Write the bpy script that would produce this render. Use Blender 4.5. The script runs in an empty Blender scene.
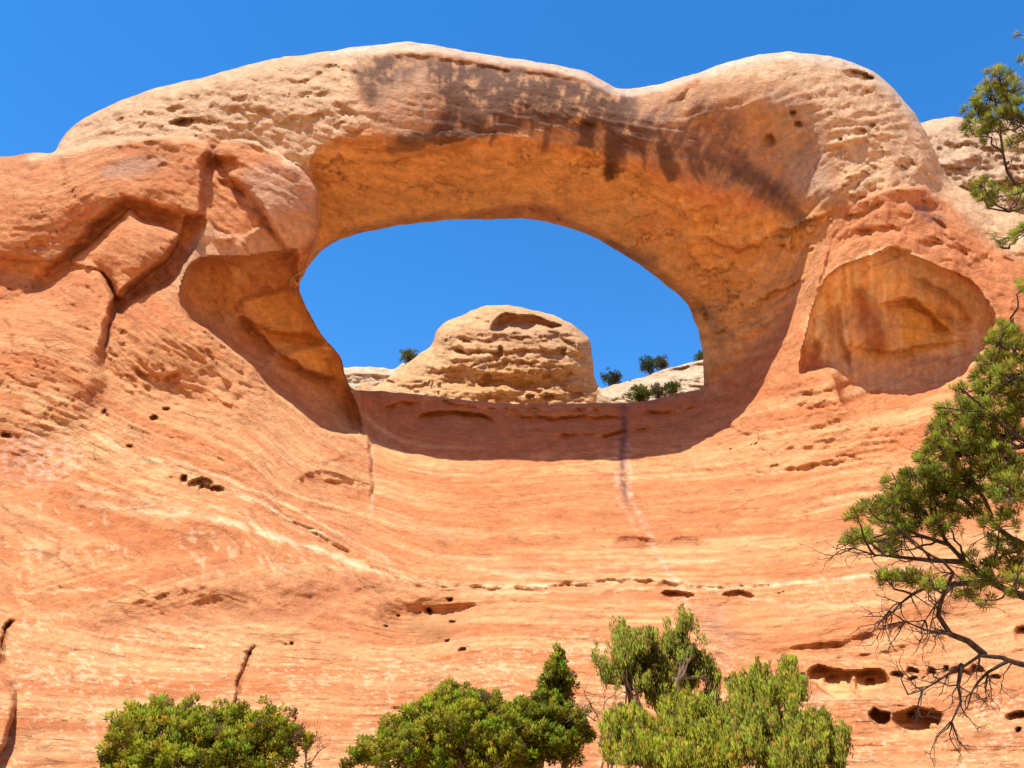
import bpy, math, random
import numpy as np

# ------------------------------------------------------------------ camera, sky, sun, exposure
scene = bpy.context.scene
F, W, H = 800.0, 1024, 768
PITCH = math.radians(24.0)
CP, SP = math.cos(PITCH), math.sin(PITCH)
EYE = 1.6

cam_data = bpy.data.cameras.new('camera')
cam_data.sensor_width = 36.0
cam_data.lens = 36.0 * F / W
cam_data.clip_start = 0.1
cam_data.clip_end = 4000
cam = bpy.data.objects.new('camera', cam_data)
cam.location = (0, 0, EYE)
cam.rotation_euler = (math.radians(90) + PITCH, 0, 0)
scene.collection.objects.link(cam)
scene.camera = cam

SUN = np.array([-0.24, -0.17, 0.955])
SUN /= np.linalg.norm(SUN)
SUN_EL = math.asin(SUN[2])
SUN_AZ = math.atan2(SUN[0], SUN[1])

world = bpy.data.worlds.new('World')
scene.world = world
world.use_nodes = True
nt = world.node_tree
nt.nodes.clear()
sky = nt.nodes.new('ShaderNodeTexSky')
sky.sky_type = 'NISHITA'
sky.sun_disc = False
sky.sun_elevation = SUN_EL
sky.sun_rotation = SUN_AZ
sky.altitude = 1500
sky.air_density = 1.0
sky.dust_density = 0.0
sky.ozone_density = 4.0
bg = nt.nodes.new('ShaderNodeBackground')
bg.inputs['Strength'].default_value = 0.15
out = nt.nodes.new('ShaderNodeOutputWorld')
hs = nt.nodes.new('ShaderNodeHueSaturation')
hs.inputs['Saturation'].default_value = 1.29
hs.inputs['Hue'].default_value = 0.5
nt.links.new(sky.outputs[0], hs.inputs['Color'])
nt.links.new(hs.outputs[0], bg.inputs[0])
nt.links.new(bg.outputs[0], out.inputs[0])

sun_data = bpy.data.lights.new('sun', 'SUN')
sun_data.energy = 4.0
sun_data.angle = math.radians(0.5)
sun_data.color = (1.0, 0.95, 0.87)
sun_ob = bpy.data.objects.new('sun', sun_data)
from mathutils import Vector
sun_ob.rotation_euler = Vector(SUN.tolist()).to_track_quat('Z', 'Y').to_euler()
sun_ob.location = (0, 0, 120)
scene.collection.objects.link(sun_ob)

scene.view_settings.view_transform = 'Standard'
scene.view_settings.look = 'None'
scene.view_settings.exposure = 0.85
scene.cycles.diffuse_bounces = 8
scene.cycles.max_bounces = 12
scene.view_settings.gamma = 1.0
scene.view_settings.use_curve_mapping = False

# ------------------------------------------------------------------ helpers
rng = np.random.default_rng(7)
random.seed(7)


def unp(px, py, Y):
    """direction through a sighted point and a distance ahead -> a point of the place"""
    xc = (np.asarray(px, float) - W / 2) / F
    yc = (H / 2 - np.asarray(py, float)) / F
    fy = CP - yc * SP
    fz = SP + yc * CP
    return np.stack([xc / fy * Y, np.asarray(Y, float) + 0 * xc, EYE + fz / fy * Y], -1)


def hash2(ix, iy, seed):
    h = (ix.astype(np.int64) * 374761393 + iy.astype(np.int64) * 668265263 + seed * 982451653) & 0xffffffff
    h = ((h ^ (h >> 13)) * 1274126177) & 0xffffffff
    h = h ^ (h >> 16)
    return h


def noise2(x, y, seed=0):
    xi = np.floor(x); yi = np.floor(y)
    fx = x - xi; fy = y - yi
    u = fx * fx * fx * (fx * (fx * 6 - 15) + 10)
    v = fy * fy * fy * (fy * (fy * 6 - 15) + 10)

    def g(dx, dy):
        a = hash2(xi + dx, yi + dy, seed).astype(float) * (2 * math.pi / 4294967296.0)
        return np.cos(a) * (fx - dx) + np.sin(a) * (fy - dy)
    return ((g(0, 0) * (1 - u) + g(1, 0) * u) * (1 - v) + (g(0, 1) * (1 - u) + g(1, 1) * u) * v) * 1.5


def fbm(x, y, seed=0, oct=4, gain=0.5, lac=2.03):
    s = 0; a = 1.0; n = 0
    for k in range(oct):
        s = s + a * noise2(x, y, seed + k * 17)
        n += a
        a *= gain; x = x * lac + 3.1; y = y * lac - 1.7
    return s / n


def ridged(x, y, seed=0, oct=4):
    s = 0; a = 1.0; n = 0
    for k in range(oct):
        s = s + a * (1 - np.abs(noise2(x, y, seed + k * 13)) * 2)
        n += a; a *= 0.5; x = x * 2.07; y = y * 2.07
    return s / n


def plates(x, y, seed=0):
    """irregular plates: a random height per cell, and the distance to the plate's edge"""
    xi = np.floor(x); yi = np.floor(y)
    b1 = np.full(x.shape, 9.0); b2 = np.full(x.shape, 9.0); hv = np.zeros(x.shape)
    for dx in (-1, 0, 1):
        for dy in (-1, 0, 1):
            hh = hash2(xi + dx, yi + dy, seed)
            px_ = xi + dx + (hh & 1023) / 1023.0; py_ = yi + dy + ((hh >> 10) & 1023) / 1023.0
            d = (x - px_) ** 2 + (y - py_) ** 2
            m = d < b1
            b2 = np.where(m, b1, np.minimum(b2, d))
            hv = np.where(m, ((hh >> 20) & 1023) / 1023.0, hv)
            b1 = np.where(m, d, b1)
    return hv, np.sqrt(b2) - np.sqrt(b1)


def smooth(t):
    t = np.clip(t, 0, 1)
    return t * t * (3 - 2 * t)


def rbf(pts, X, Y, lin=True, reg=0.0):
    """thin plate spline through (x, y, value)"""
    p = np.array(pts, float)
    s = 100.0
    q = p[:, :2] / s
    n = len(p)
    r2 = ((q[:, None] - q[None]) ** 2).sum(-1)
    K = 0.5 * r2 * np.log(r2 + 1e-12) + reg * np.eye(n)
    P = np.hstack([np.ones((n, 1)), q])
    A = np.zeros((n + 3, n + 3))
    A[:n, :n] = K; A[:n, n:] = P; A[n:, :n] = P.T
    w = np.linalg.solve(A, np.concatenate([p[:, 2], np.zeros(3)]))
    shp = X.shape
    xs = X.ravel() / s; ys = Y.ravel() / s
    o = w[n] + w[n + 1] * xs + w[n + 2] * ys
    for i in range(n):
        d = (xs - q[i, 0]) ** 2 + (ys - q[i, 1]) ** 2
        o += w[i] * 0.5 * d * np.log(d + 1e-12)
    return o.reshape(shp)


def catmull(pts, closed=False, step=4.0):
    p = np.array(pts, float)
    n = len(p)
    outp = []
    rngi = range(n if closed else n - 1)
    for i in rngi:
        p0 = p[(i - 1) % n] if (closed or i > 0) else p[i]
        p1 = p[i]; p2 = p[(i + 1) % n]
        p3 = p[(i + 2) % n] if (closed or i + 2 < n) else p2
        k = max(1, int(np.linalg.norm(p2 - p1) / step))
        for j in range(k):
            t = j / k
            outp.append(0.5 * ((2 * p1) + (-p0 + p2) * t + (2 * p0 - 5 * p1 + 4 * p2 - p3) * t * t + (-p0 + 3 * p1 - 3 * p2 + p3) * t ** 3))
    if not closed:
        outp.append(p[-1])
    return np.array(outp)


def poly_dist(line, X, Y, closed=False):
    """distance, nearest point, side (>0 to the right of travel on screen = below a left-to-right line), position along 0..1"""
    L = np.array(line, float)
    if closed:
        L = np.vstack([L, L[:1]])
    best = np.full(X.shape, 1e9); nx = np.zeros(X.shape); ny = np.zeros(X.shape)
    side = np.zeros(X.shape); tt = np.zeros(X.shape)
    seg = np.linalg.norm(L[1:] - L[:-1], axis=1)
    cum = np.concatenate([[0], np.cumsum(seg)]); tot = max(cum[-1], 1e-6)
    for i in range(len(L) - 1):
        a = L[i]; d = L[i + 1] - a
        dd = d @ d
        if dd < 1e-9:
            continue
        t = np.clip(((X - a[0]) * d[0] + (Y - a[1]) * d[1]) / dd, 0, 1)
        qx = a[0] + t * d[0]; qy = a[1] + t * d[1]
        r = (X - qx) ** 2 + (Y - qy) ** 2
        m = r < best
        best = np.where(m, r, best); nx = np.where(m, qx, nx); ny = np.where(m, qy, ny)
        cr = d[0] * (Y - a[1]) - d[1] * (X - a[0])
        side = np.where(m, cr, side)
        tt = np.where(m, (cum[i] + t * seg[i]) / tot, tt)
    return np.sqrt(best), nx, ny, np.sign(side), tt


def in_poly(poly, X, Y):
    p = np.array(poly, float)
    ins = np.zeros(X.shape, bool)
    n = len(p)
    for i in range(n):
        x1, y1 = p[i]; x2, y2 = p[(i + 1) % n]
        if y1 == y2:
            continue
        c = ((y1 > Y) != (y2 > Y)) & (X < (x2 - x1) * (Y - y1) / (y2 - y1) + x1)
        ins ^= c
    return ins


class Grid:
    """a sheet of rock sampled in view directions, each sample with its own distance ahead"""

    def __init__(self, xs, ys, warp=2.2, seed=1):
        self.xs = xs; self.ys = ys
        self.X, self.Y = np.meshgrid(xs, ys)
        self.WX = self.X + warp * fbm(self.X / 17, self.Y / 17, seed, 4) * 2
        self.WY = self.Y + warp * fbm(self.X / 17, self.Y / 17, seed + 50, 4) * 2

    def win(self, pts, m):
        p = np.array(pts, float)
        x0, y0 = p.min(0) - m; x1, y1 = p.max(0) + m
        i0, i1 = np.searchsorted(self.ys, [y0, y1]); j0, j1 = np.searchsorted(self.xs, [x0, x1])
        return slice(i0, i1), slice(j0, j1)

    def step(self, D, line, h, w, edge=2.0, taper=0.25, spl=True, scaled=True):
        """below / right of the line the rock is h metres deeper, fading over w"""
        L = catmull(line, step=6) if spl else np.array(line, float)
        s = self.win(L, 5 * w + 5)
        d, _, _, sd, t = poly_dist(L, self.WX[s], self.WY[s])
        d = d * sd
        e = smooth(t / taper) * smooth((1 - t) / taper) if taper > 0 else 1
        if abs(h) < 1.0 and w < 15:
            e = e * np.clip(0.85 + 0.9 * noise2(self.X[s] / 13 + 5, self.Y[s] / 13, 77), 0.15, 1.3)
        prof = np.where(d > -edge, smooth((d + edge) / (2 * edge)) * np.exp(-np.maximum(d, 0) / w), 0)
        k = (D[s] / 50.0) ** 1.3 if scaled else 1.0
        D[s] += h * prof * e * k

    def groove(self, D, line, h, w, taper=0.2):
        L = catmull(line, step=6)
        s = self.win(L, 4 * w + 4)
        d, _, _, sd, t = poly_dist(L, self.WX[s], self.WY[s])
        e = smooth(t / taper) * smooth((1 - t) / taper) if taper > 0 else 1
        D[s] += h * np.exp(-(d / w) ** 2) * e

    def pit(self, D, cx, cy, rx, ry, h, rot=0.0, sharp=0.35):
        r = max(rx, ry) * 1.7 + 4
        s = self.win([(cx, cy)], r)
        dx = self.WX[s] - cx; dy = self.WY[s] - cy
        c, sn = math.cos(rot), math.sin(rot)
        u = (dx * c + dy * sn) / rx; v = (-dx * sn + dy * c) / ry
        q = np.sqrt(u * u + v * v)
        fl = np.clip(0.75 - 0.55 * v, 0.12, 1.2)
        D[s] += h * smooth((1.0 + sharp / 2 - q) / sharp) * fl * (0.6 + 0.4 * np.sqrt(np.clip(1 - q * q, 0, 1)))

    def area(self, poly, w, spl=True, warp=True):
        """0 outside, rising to 1 over w inside the outline; returns window and weight. w may list one width per outline point"""
        P = np.array(poly, float)
        Q = catmull(P, True, 6) if spl else P
        wm = np.max(w)
        s = self.win(Q, 3)
        X = 0.45 * self.WX[s] + 0.55 * self.X[s]; Y = 0.45 * self.WY[s] + 0.55 * self.Y[s]
        d, nx, ny, _, _ = poly_dist(Q, X, Y, True)
        ins = in_poly(Q, X, Y)
        if np.ndim(w) > 0:
            wt = 0; ws = 0
            for k in range(len(P)):
                g = 1.0 / ((nx - P[k, 0]) ** 2 + (ny - P[k, 1]) ** 2 + 20.0) ** 1.5
                wt = wt + g * w[k]; ws = ws + g
            w = wt / ws
        t = np.clip(d / w, 0, 1)
        t = np.where(ins, t, 0.0)
        if wm > 40:
            K = 7
            ker = np.exp(-0.5 * (np.arange(-2 * K, 2 * K + 1) / K) ** 2); ker /= ker.sum()
            Pd = np.pad(t, 2 * K, 'edge')
            b_ = sum(ker[i] * Pd[i:i + t.shape[0], :] for i in range(len(ker)))
            b_ = sum(ker[i] * b_[:, i:i + t.shape[1]] for i in range(len(ker)))
            m_ = smooth((np.where(ins, d, 0) - 2) / 14)
            t = t * (1 - m_) + b_ * m_
        return s, t

    def carve(self, D, poly, h, w, round=True):
        s, t = self.area(poly, w)
        D[s] += h * (np.sqrt(1 - (1 - t) ** 2) if round else smooth(t))


def make_mesh(name, verts, quads, mat, normals=None, col=None, attrs=None, parent=None, smooth_shade=True):
    me = bpy.data.meshes.new(name)
    verts = np.asarray(verts, np.float32); quads = np.asarray(quads, np.int32)
    k = quads.shape[1]
    me.vertices.add(len(verts)); me.vertices.foreach_set('co', verts.ravel())
    me.loops.add(quads.size); me.loops.foreach_set('vertex_index', quads.ravel())
    me.polygons.add(len(quads))
    me.polygons.foreach_set('loop_start', np.arange(0, quads.size, k, dtype=np.int32))
    me.polygons.foreach_set('loop_total', np.full(len(quads), k, np.int32))
    me.update(calc_edges=True)
    me.polygons.foreach_set('use_smooth', np.full(len(quads), smooth_shade, bool))
    if col is not None:
        a = me.color_attributes.new('tint', 'FLOAT_COLOR', 'POINT')
        c4 = np.ones((len(verts), 4), np.float32); c4[:, :3] = col
        a.data.foreach_set('color', c4.ravel())
    for an, av in (attrs or {}).items():
        a = me.attributes.new(an, 'FLOAT', 'POINT')
        a.data.foreach_set('value', np.asarray(av, np.float32))
    if normals is not None:
        me.normals_split_custom_set_from_vertices(np.asarray(normals, np.float32))
    me.materials.append(mat)
    ob = bpy.data.objects.new(name, me)
    scene.collection.objects.link(ob)
    if parent:
        ob.parent = parent
    return ob


def tag(o, label=None, cat=None, group=None, kind=None):
    if label: o['label'] = label
    if cat: o['category'] = cat
    if group: o['group'] = group
    if kind: o['kind'] = kind
    return o


def empty(name, loc):
    o = bpy.data.objects.new(name, None)
    o.location = loc
    o.empty_display_size = 0.3
    scene.collection.objects.link(o)
    return o


def sheet_normals(P, cells):
    """vertex normals of a grid sheet, so that neighbouring parts shade without a seam"""
    n = len(P)
    a = P[cells[:, 2]] - P[cells[:, 0]]; b = P[cells[:, 3]] - P[cells[:, 1]]
    fn = np.cross(a, b)
    N = np.zeros((n, 3))
    for k in range(4):
        for c in range(3):
            N[:, c] += np.bincount(cells[:, k], fn[:, c], n)
    l = np.linalg.norm(N, axis=1, keepdims=True)
    return N / np.maximum(l, 1e-12)


def compact(P, cells, *arrs):
    used = np.unique(cells)
    remap = np.full(len(P), -1, np.int64); remap[used] = np.arange(len(used))
    return P[used], remap[cells], [a[used] for a in arrs]


def mixc(C, w, c):
    w = np.clip(w, 0, 1)[..., None]
    return C * (1 - w) + np.array(c) * w


# ------------------------------------------------------------------ rock material
def rock_material(name, bump=1.0, scale=1.0, rough=0.93):
    m = bpy.data.materials.new(name)
    m.use_nodes = True
    t = m.node_tree; N = t.nodes; L = t.links
    b = N['Principled BSDF']
    b.inputs['Roughness'].default_value = rough
    b.inputs['Specular IOR Level'].default_value = 0.12
    at = N.new('ShaderNodeAttribute'); at.attribute_name = 'tint'
    st = N.new('ShaderNodeAttribute'); st.attribute_name = 'bed'
    geo = N.new('ShaderNodeNewGeometry')
    sep = N.new('ShaderNodeSeparateXYZ'); L.new(geo.outputs['Position'], sep.inputs[0])
    # bedding coordinates: long along the bed, thin across it
    comb = N.new('ShaderNodeCombineXYZ')
    mx = N.new('ShaderNodeMath'); mx.operation = 'MULTIPLY'; mx.inputs[1].default_value = 0.35
    L.new(sep.outputs[0], mx.inputs[0])
    L.new(mx.outputs[0], comb.inputs[0])
    L.new(st.outputs['Fac'], comb.inputs[1])
    my = N.new('ShaderNodeMath'); my.operation = 'MULTIPLY'; my.inputs[1].default_value = 0.3
    L.new(sep.outputs[1], my.inputs[0]); L.new(my.outputs[0], comb.inputs[2])
    nb = N.new('ShaderNodeTexNoise'); nb.inputs['Scale'].default_value = 1.6 * scale
    nb.inputs['Detail'].default_value = 7; nb.inputs['Roughness'].default_value = 0.62
    L.new(comb.outputs[0], nb.inputs['Vector'])
    ng = N.new('ShaderNodeTexNoise'); ng.inputs['Scale'].default_value = 2.4 * scale
    ng.inputs['Detail'].default_value = 9; ng.inputs['Roughness'].default_value = 0.66
    L.new(geo.outputs['Position'], ng.inputs['Vector'])
    # colour: bands and grain multiply the painted rock colour
    r1 = N.new('ShaderNodeMapRange'); r1.inputs[1].default_value = 0.3; r1.inputs[2].default_value = 0.7
    r1.inputs[3].default_value = 0.80; r1.inputs[4].default_value = 1.18
    L.new(nb.outputs['Fac'], r1.inputs[0])
    r2 = N.new('ShaderNodeMapRange'); r2.inputs[1].default_value = 0.28; r2.inputs[2].default_value = 0.72
    r2.inputs[3].default_value = 0.78; r2.inputs[4].default_value = 1.2
    L.new(ng.outputs['Fac'], r2.inputs[0])
    mul = N.new('ShaderNodeMath'); mul.operation = 'MULTIPLY'
    L.new(r1.outputs[0], mul.inputs[0]); L.new(r2.outputs[0], mul.inputs[1])
    gr = N.new('ShaderNodeTexNoise'); gr.inputs['Scale'].default_value = 11 * scale; gr.inputs['Detail'].default_value = 4; gr.inputs['Roughness'].default_value = 0.7
    L.new(geo.outputs['Position'], gr.inputs['Vector'])
    r3 = N.new('ShaderNodeMapRange'); r3.inputs[1].default_value = 0.3; r3.inputs[2].default_value = 0.7
    r3.inputs[3].default_value = 0.84; r3.inputs[4].default_value = 1.16
    L.new(gr.outputs['Fac'], r3.inputs[0])
    mul2 = N.new('ShaderNodeMath'); mul2.operation = 'MULTIPLY'
    L.new(mul.outputs[0], mul2.inputs[0]); L.new(r3.outputs[0], mul2.inputs[1])
    mul = mul2
    vm = N.new('ShaderNodeVectorMath'); vm.operation = 'SCALE'
    L.new(at.outputs['Color'], vm.inputs[0]); L.new(mul.outputs[0], vm.inputs['Scale'])
    L.new(vm.outputs[0], b.inputs['Base Color'])
    # thin cracks along the beds
    vo = N.new('ShaderNodeTexVoronoi'); vo.feature = 'DISTANCE_TO_EDGE'; vo.inputs['Scale'].default_value = 1.1 * scale
    cd = N.new('ShaderNodeMixRGB'); cd.blend_type = 'ADD'; cd.inputs[0].default_value = 0.3
    L.new(comb.outputs[0], cd.inputs[1]); L.new(ng.outputs['Color'], cd.inputs[2])
    L.new(cd.outputs[0], vo.inputs['Vector'])
    vr = N.new('ShaderNodeMapRange'); vr.inputs[1].default_value = 0.0; vr.inputs[2].default_value = 0.05
    vr.inputs[3].default_value = -0.25; vr.inputs[4].default_value = 0.0
    L.new(vo.outputs['Distance'], vr.inputs[0])
    gt = N.new('ShaderNodeMath'); gt.operation = 'GREATER_THAN'; gt.inputs[1].default_value = 0.57
    nl = N.new('ShaderNodeTexNoise'); nl.inputs['Scale'].default_value = 0.5; L.new(geo.outputs['Position'], nl.inputs['Vector'])
    L.new(nl.outputs['Fac'], gt.inputs[0])
    vm2 = N.new('ShaderNodeMath'); vm2.operation = 'MULTIPLY'; L.new(vr.outputs[0], vm2.inputs[0]); L.new(gt.outputs[0], vm2.inputs[1])
    # bump
    add0 = N.new('ShaderNodeMath'); add0.operation = 'ADD'
    L.new(nb.outputs['Fac'], add0.inputs[0]); L.new(vm2.outputs[0], add0.inputs[1])
    add = N.new('ShaderNodeMath'); add.operation = 'ADD'
    L.new(add0.outputs[0], add.inputs[0]); L.new(ng.outputs['Fac'], add.inputs[1])
    bu = N.new('ShaderNodeBump'); bu.inputs['Strength'].default_value = 1.0
    bu.inputs['Distance'].default_value = 0.2 * bump
    L.new(add.outputs[0], bu.inputs['Height'])
    L.new(bu.outputs[0], b.inputs['Normal'])
    return m


ROCK = rock_material('sandstone')

# ------------------------------------------------------------------ the arch and its slope
xs = np.concatenate([np.arange(-430, -6, 9.0), np.arange(-6, 1031, 1.5), np.arange(1036, 1460, 9.0)])
ys = np.concatenate([np.arange(22, 790, 1.5), np.arange(792, 876, 6.0)])
G = Grid(xs, ys, 2.0, 3)

outer = [(-430, 300), (-430, 215), (-250, 185), (-100, 165), (0, 157), (30, 153), (54, 152), (57, 148), (62, 138), (75, 125), (100, 110), (150, 90), (200, 78), (256, 63),
         (300, 55), (350, 48), (395, 43), (420, 43), (460, 50), (500, 57), (540, 62), (580, 70), (600, 78), (615, 87),
         (625, 89), (645, 87), (680, 78), (720, 65), (750, 57), (785, 52), (800, 53), (840, 58), (870, 70), (890, 85),
         (910, 108), (922, 126), (934, 150), (947, 176), (970, 193), (1000, 208), (1060, 225), (1184, 262), (1300, 300), (1460, 340)]
top_line = catmull(outer, step=4)
jag = np.stack([fbm(top_line[:, 0] / 23, top_line[:, 1] / 23, 5, 4), fbm(top_line[:, 0] / 23 + 9, top_line[:, 1] / 23, 8, 4)], -1) * 2.0
top_line = top_line + jag
OUT = np.vstack([top_line, [(1475, 900), (-445, 900)]])
hole = [(300, 283), (303, 277), (310, 265), (325, 248), (345, 238), (380, 229), (420, 223), (460, 220), (500, 219),
        (530, 219), (555, 224), (580, 232), (605, 243), (630, 259), (650, 272), (668, 287), (684, 300), (692, 315),
        (699, 335), (703, 355), (703.5, 372), (703, 387), (690, 391), (665, 397), (640, 402), (600, 403), (560, 404), (520, 404), (480, 402),
        (440, 397), (400, 393), (375, 391), (356, 390), (350, 387), (345, 375), (342, 362), (335, 350), (322, 335),
        (312, 318), (304, 302), (300, 291)]
HOLE = catmull(hole, True, 4)
HOLE = HOLE + np.stack([fbm(HOLE[:, 0] / 15, HOLE[:, 1] / 15, 25, 4), fbm(HOLE[:, 0] / 15 + 9, HOLE[:, 1] / 15, 28, 4)], -1) * 1.6

FP = [  # front surfaces: slope, abutments, face of the span
    (-430, 860, 13), (0, 860, 14), (500, 860, 14), (1024, 860, 14), (1460, 860, 13),
    (-430, 768, 19), (0, 768, 20), (200, 768, 20.5), (400, 768, 21), (560, 768, 21), (700, 768, 21), (850, 768, 21), (1024, 768, 20.5), (1460, 768, 19),
    (-430, 700, 21.5), (0, 700, 23), (200, 700, 24), (400, 700, 24.8), (560, 700, 25), (700, 700, 24.8), (850, 700, 23.8), (1024, 700, 23), (1460, 700, 21.5),
    (0, 650, 25.6), (200, 650, 26.8), (400, 650, 28.2), (560, 650, 28.5), (700, 650, 28.3), (850, 650, 26.8), (1024, 650, 25.8),
    (-430, 600, 26), (0, 600, 28.3), (200, 600, 29.6), (400, 600, 31.8), (560, 600, 32.3), (700, 600, 32), (850, 600, 30), (1024, 600, 28.8), (1460, 600, 26),
    (0, 550, 31), (200, 550, 32.3), (330, 550, 34.5), (400, 550, 36.5), (560, 550, 38), (700, 550, 37.6), (850, 550, 34.5), (1024, 550, 32.5),
    (-430, 500, 31), (0, 500, 33.5), (200, 500, 35.3), (300, 500, 37.5), (370, 500, 42.3), (400, 500, 43), (560, 500, 45), (700, 500, 43.8), (850, 500, 38.8), (1024, 500, 36.5), (1460, 500, 33),
    (0, 450, 36.3), (200, 450, 38.4), (300, 450, 42.2), (355, 450, 46.6), (400, 450, 50), (480, 450, 51.3), (560, 450, 51.5), (640, 450, 51.3), (700, 450, 49.3), (760, 450, 45.2), (850, 450, 42), (1024, 450, 40),
    (362, 400, 55), (400, 404, 57.3), (480, 410, 57.7), (560, 412, 57.8), (640, 410, 57.8), (700, 400, 56.5), (340, 400, 50.6), (300, 400, 46.8), (200, 400, 41.2), (0, 400, 38.8),
    (-430, 400, 36), (740, 400, 52), (770, 390, 49), (800, 390, 46.3), (850, 400, 44.2), (940, 400, 43.2), (1024, 400, 42.6), (1460, 400, 39),
    (0, 350, 41), (100, 350, 42.3), (200, 350, 43), (260, 350, 45.7), (300, 350, 48.5), (335, 352, 51.3), (348, 385, 52),
    (790, 300, 51), (745, 355, 54.6), (703, 387, 57.6), (815, 245, 49.2), (805, 340, 47.7), (830, 340, 45.7), (950, 350, 45.2), (1024, 350, 44.8),
    (-430, 300, 40), (0, 300, 43.5), (100, 300, 44.4), (200, 300, 44.8), (260, 300, 47), (302, 300, 50),
    (830, 280, 46.8), (880, 300, 46.2), (950, 280, 46.6), (1024, 280, 47), (1460, 340, 44),
    (-430, 215, 46), (0, 230, 45.7), (100, 230, 46), (200, 230, 46.4), (260, 230, 47), (305, 230, 48.6),
    (838, 215, 47.8), (870, 225, 47), (950, 225, 48.4), (1024, 235, 50.5), (1184, 265, 50),
    (0, 185, 47.8), (100, 180, 47.6), (200, 180, 47.3), (300, 180, 47.6), (828, 185, 47.6), (870, 170, 48), (930, 170, 51),
    (0, 158, 51), (60, 152, 50), (200, 140, 48.6), (310, 150, 47),
    (62, 140, 52.6), (100, 110, 51.8), (200, 78, 50.8), (300, 55, 50.2), (400, 43, 49.8), (500, 57, 49.8), (625, 90, 50.0), (720, 66, 50), (790, 53, 51), (850, 62, 52), (900, 95, 53), (945, 175, 54),
    (150, 115, 49.8), (250, 90, 48.3), (250, 130, 47.8), (350, 80, 47.2), (350, 120, 46.2), (430, 75, 46.2), (430, 110, 45.8), (520, 80, 46.3), (520, 120, 46.1),
    (600, 105, 46.6), (600, 135, 46.5), (640, 118, 46.8), (640, 155, 47.2), (700, 96, 47.0), (700, 130, 47.6), (700, 165, 48.0), (760, 88, 47.4), (760, 130, 48.4), (760, 180, 49.2),
    (798, 100, 47.6), (800, 135, 48.5), (805, 170, 48.9), (826, 130, 47.8), (822, 100, 48.3), (870, 110, 49.6),
    (400, 138, 45.7), (520, 140, 46.4), (600, 150, 46.9), (650, 175, 47.7), (700, 200, 48.8), (750, 212, 49.6), (800, 205, 49.0),
]
VP = [  # underside of the span and inner wall
    (312, 165, 48.2), (340, 142, 46.6), (400, 138, 45.7), (450, 135, 45.9), (520, 140, 46.4), (600, 150, 46.9), (650, 175, 47.7), (700, 200, 48.8), (750, 212, 49.6), (800, 205, 49.0), (830, 200, 47.8),
    (330, 190, 50.5), (400, 180, 50), (480, 175, 50), (560, 185, 50.5), (620, 200, 51), (680, 240, 52.3), (740, 270, 52.8), (790, 260, 51),
    (300, 285, 54.5), (325, 248, 55), (380, 229, 56), (460, 220, 56.5), (530, 219, 57), (605, 243, 57.5), (650, 272, 57.5), (690, 310, 57.6), (703, 355, 57.8), (703, 388, 57.6),
    (745, 355, 54.6), (790, 300, 51), (815, 245, 49.2), (838, 215, 47.8), (300, 220, 53), (720, 330, 55.6), (760, 300, 53.2),
]
# coarse splines, refined by bicubic-like resampling
def fine(pts):
    cx = np.linspace(-450, 1480, 242); cy = np.linspace(15, 885, 146)
    A, B = np.meshgrid(cx, cy)
    R = rbf(pts, A, B, reg=1e-4)
    T = np.empty((R.shape[0], len(xs)))
    for i in range(R.shape[0]):
        T[i] = np.interp(xs, cx, R[i])
    O = np.empty((len(ys), len(xs)))
    for j in range(len(xs)):
        O[:, j] = np.interp(ys, cy, T[:, j])
    return O

def blur(A, k):
    if k < 1: return A
    ker = np.exp(-0.5 * (np.arange(-2 * k, 2 * k + 1) / k) ** 2); ker /= ker.sum()
    P = np.pad(A, ((2 * k, 2 * k), (0, 0)), 'edge')
    A = sum(ker[i] * P[i:i + A.shape[0]] for i in range(len(ker)))
    P = np.pad(A, ((0, 0), (2 * k, 2 * k)), 'edge')
    return sum(ker[i] * P[:, i:i + A.shape[1]] for i in range(len(ker)))

YF = blur(fine(FP), 3)
YV = blur(fine(VP), 3)

def weight(poly, w, spl=True):
    O = np.zeros(G.X.shape)
    P = np.array(poly, float)
    s = G.win(P, w + 5)
    Q = catmull(P, True, 8) if spl else P
    d, *_ = poly_dist(Q, G.WX[s], G.WY[s], True)
    ins = in_poly(Q, G.WX[s], G.WY[s])
    O[s] = smooth(0.5 + np.where(ins, d, -d) / (2 * w))
    return O

# --- features of the front surfaces
# red hump on the left, the nose under it and the channel beside
G.step(YF, [(56, 153), (100, 144), (150, 138), (190, 140), (212, 150)], -1.3, 28, 3, 0.05)
G.step(YF, [(20, 300), (58, 264), (82, 245), (98, 226), (113, 210), (128, 204), (150, 208), (172, 214), (194, 216)], 2.7, 26, 9, 0.15)
G.carve(YF, [(196, 214), (206, 222), (188, 262), (166, 287), (140, 297), (112, 322), (112, 300), (150, 268), (178, 240), (186, 215)], 1.3, 9)
G.carve(YF, [(70, 262), (95, 240), (110, 225), (122, 217), (130, 208), (142, 220), (160, 224), (179, 234), (178, 244), (165, 262), (150, 273), (130, 292), (119, 301), (112, 287), (106, 275), (92, 268)], -2.8, [40, 38, 36, 34, 26, 26, 30, 30, 30, 32, 34, 30, 26, 34, 42, 46])
G.carve(YF, [(-90, 330), (0, 318), (30, 300), (52, 276), (78, 257), (95, 262), (107, 275), (116, 300), (112, 318), (107, 338), (106, 365), (112, 400), (60, 470), (-90, 480)], -1.6, [60, 40, 26, 22, 18, 10, 8, 8, 8, 9, 14, 50, 100, 110], False)
G.carve(YF, [(-30, 262), (18, 250), (58, 266), (46, 290), (22, 316), (-30, 326)], 1.2, 18, False)
G.groove(YF, [(107, 272), (112, 287), (118, 301)], 0.6, 2.2, 0.3)
G.groove(YF, [(108, 300), (107, 330), (106, 352)], 0.5, 2.0)
G.step(YF, [(0, 318), (12, 330), (10, 350), (0, 360)], 0.8, 10)
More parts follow.
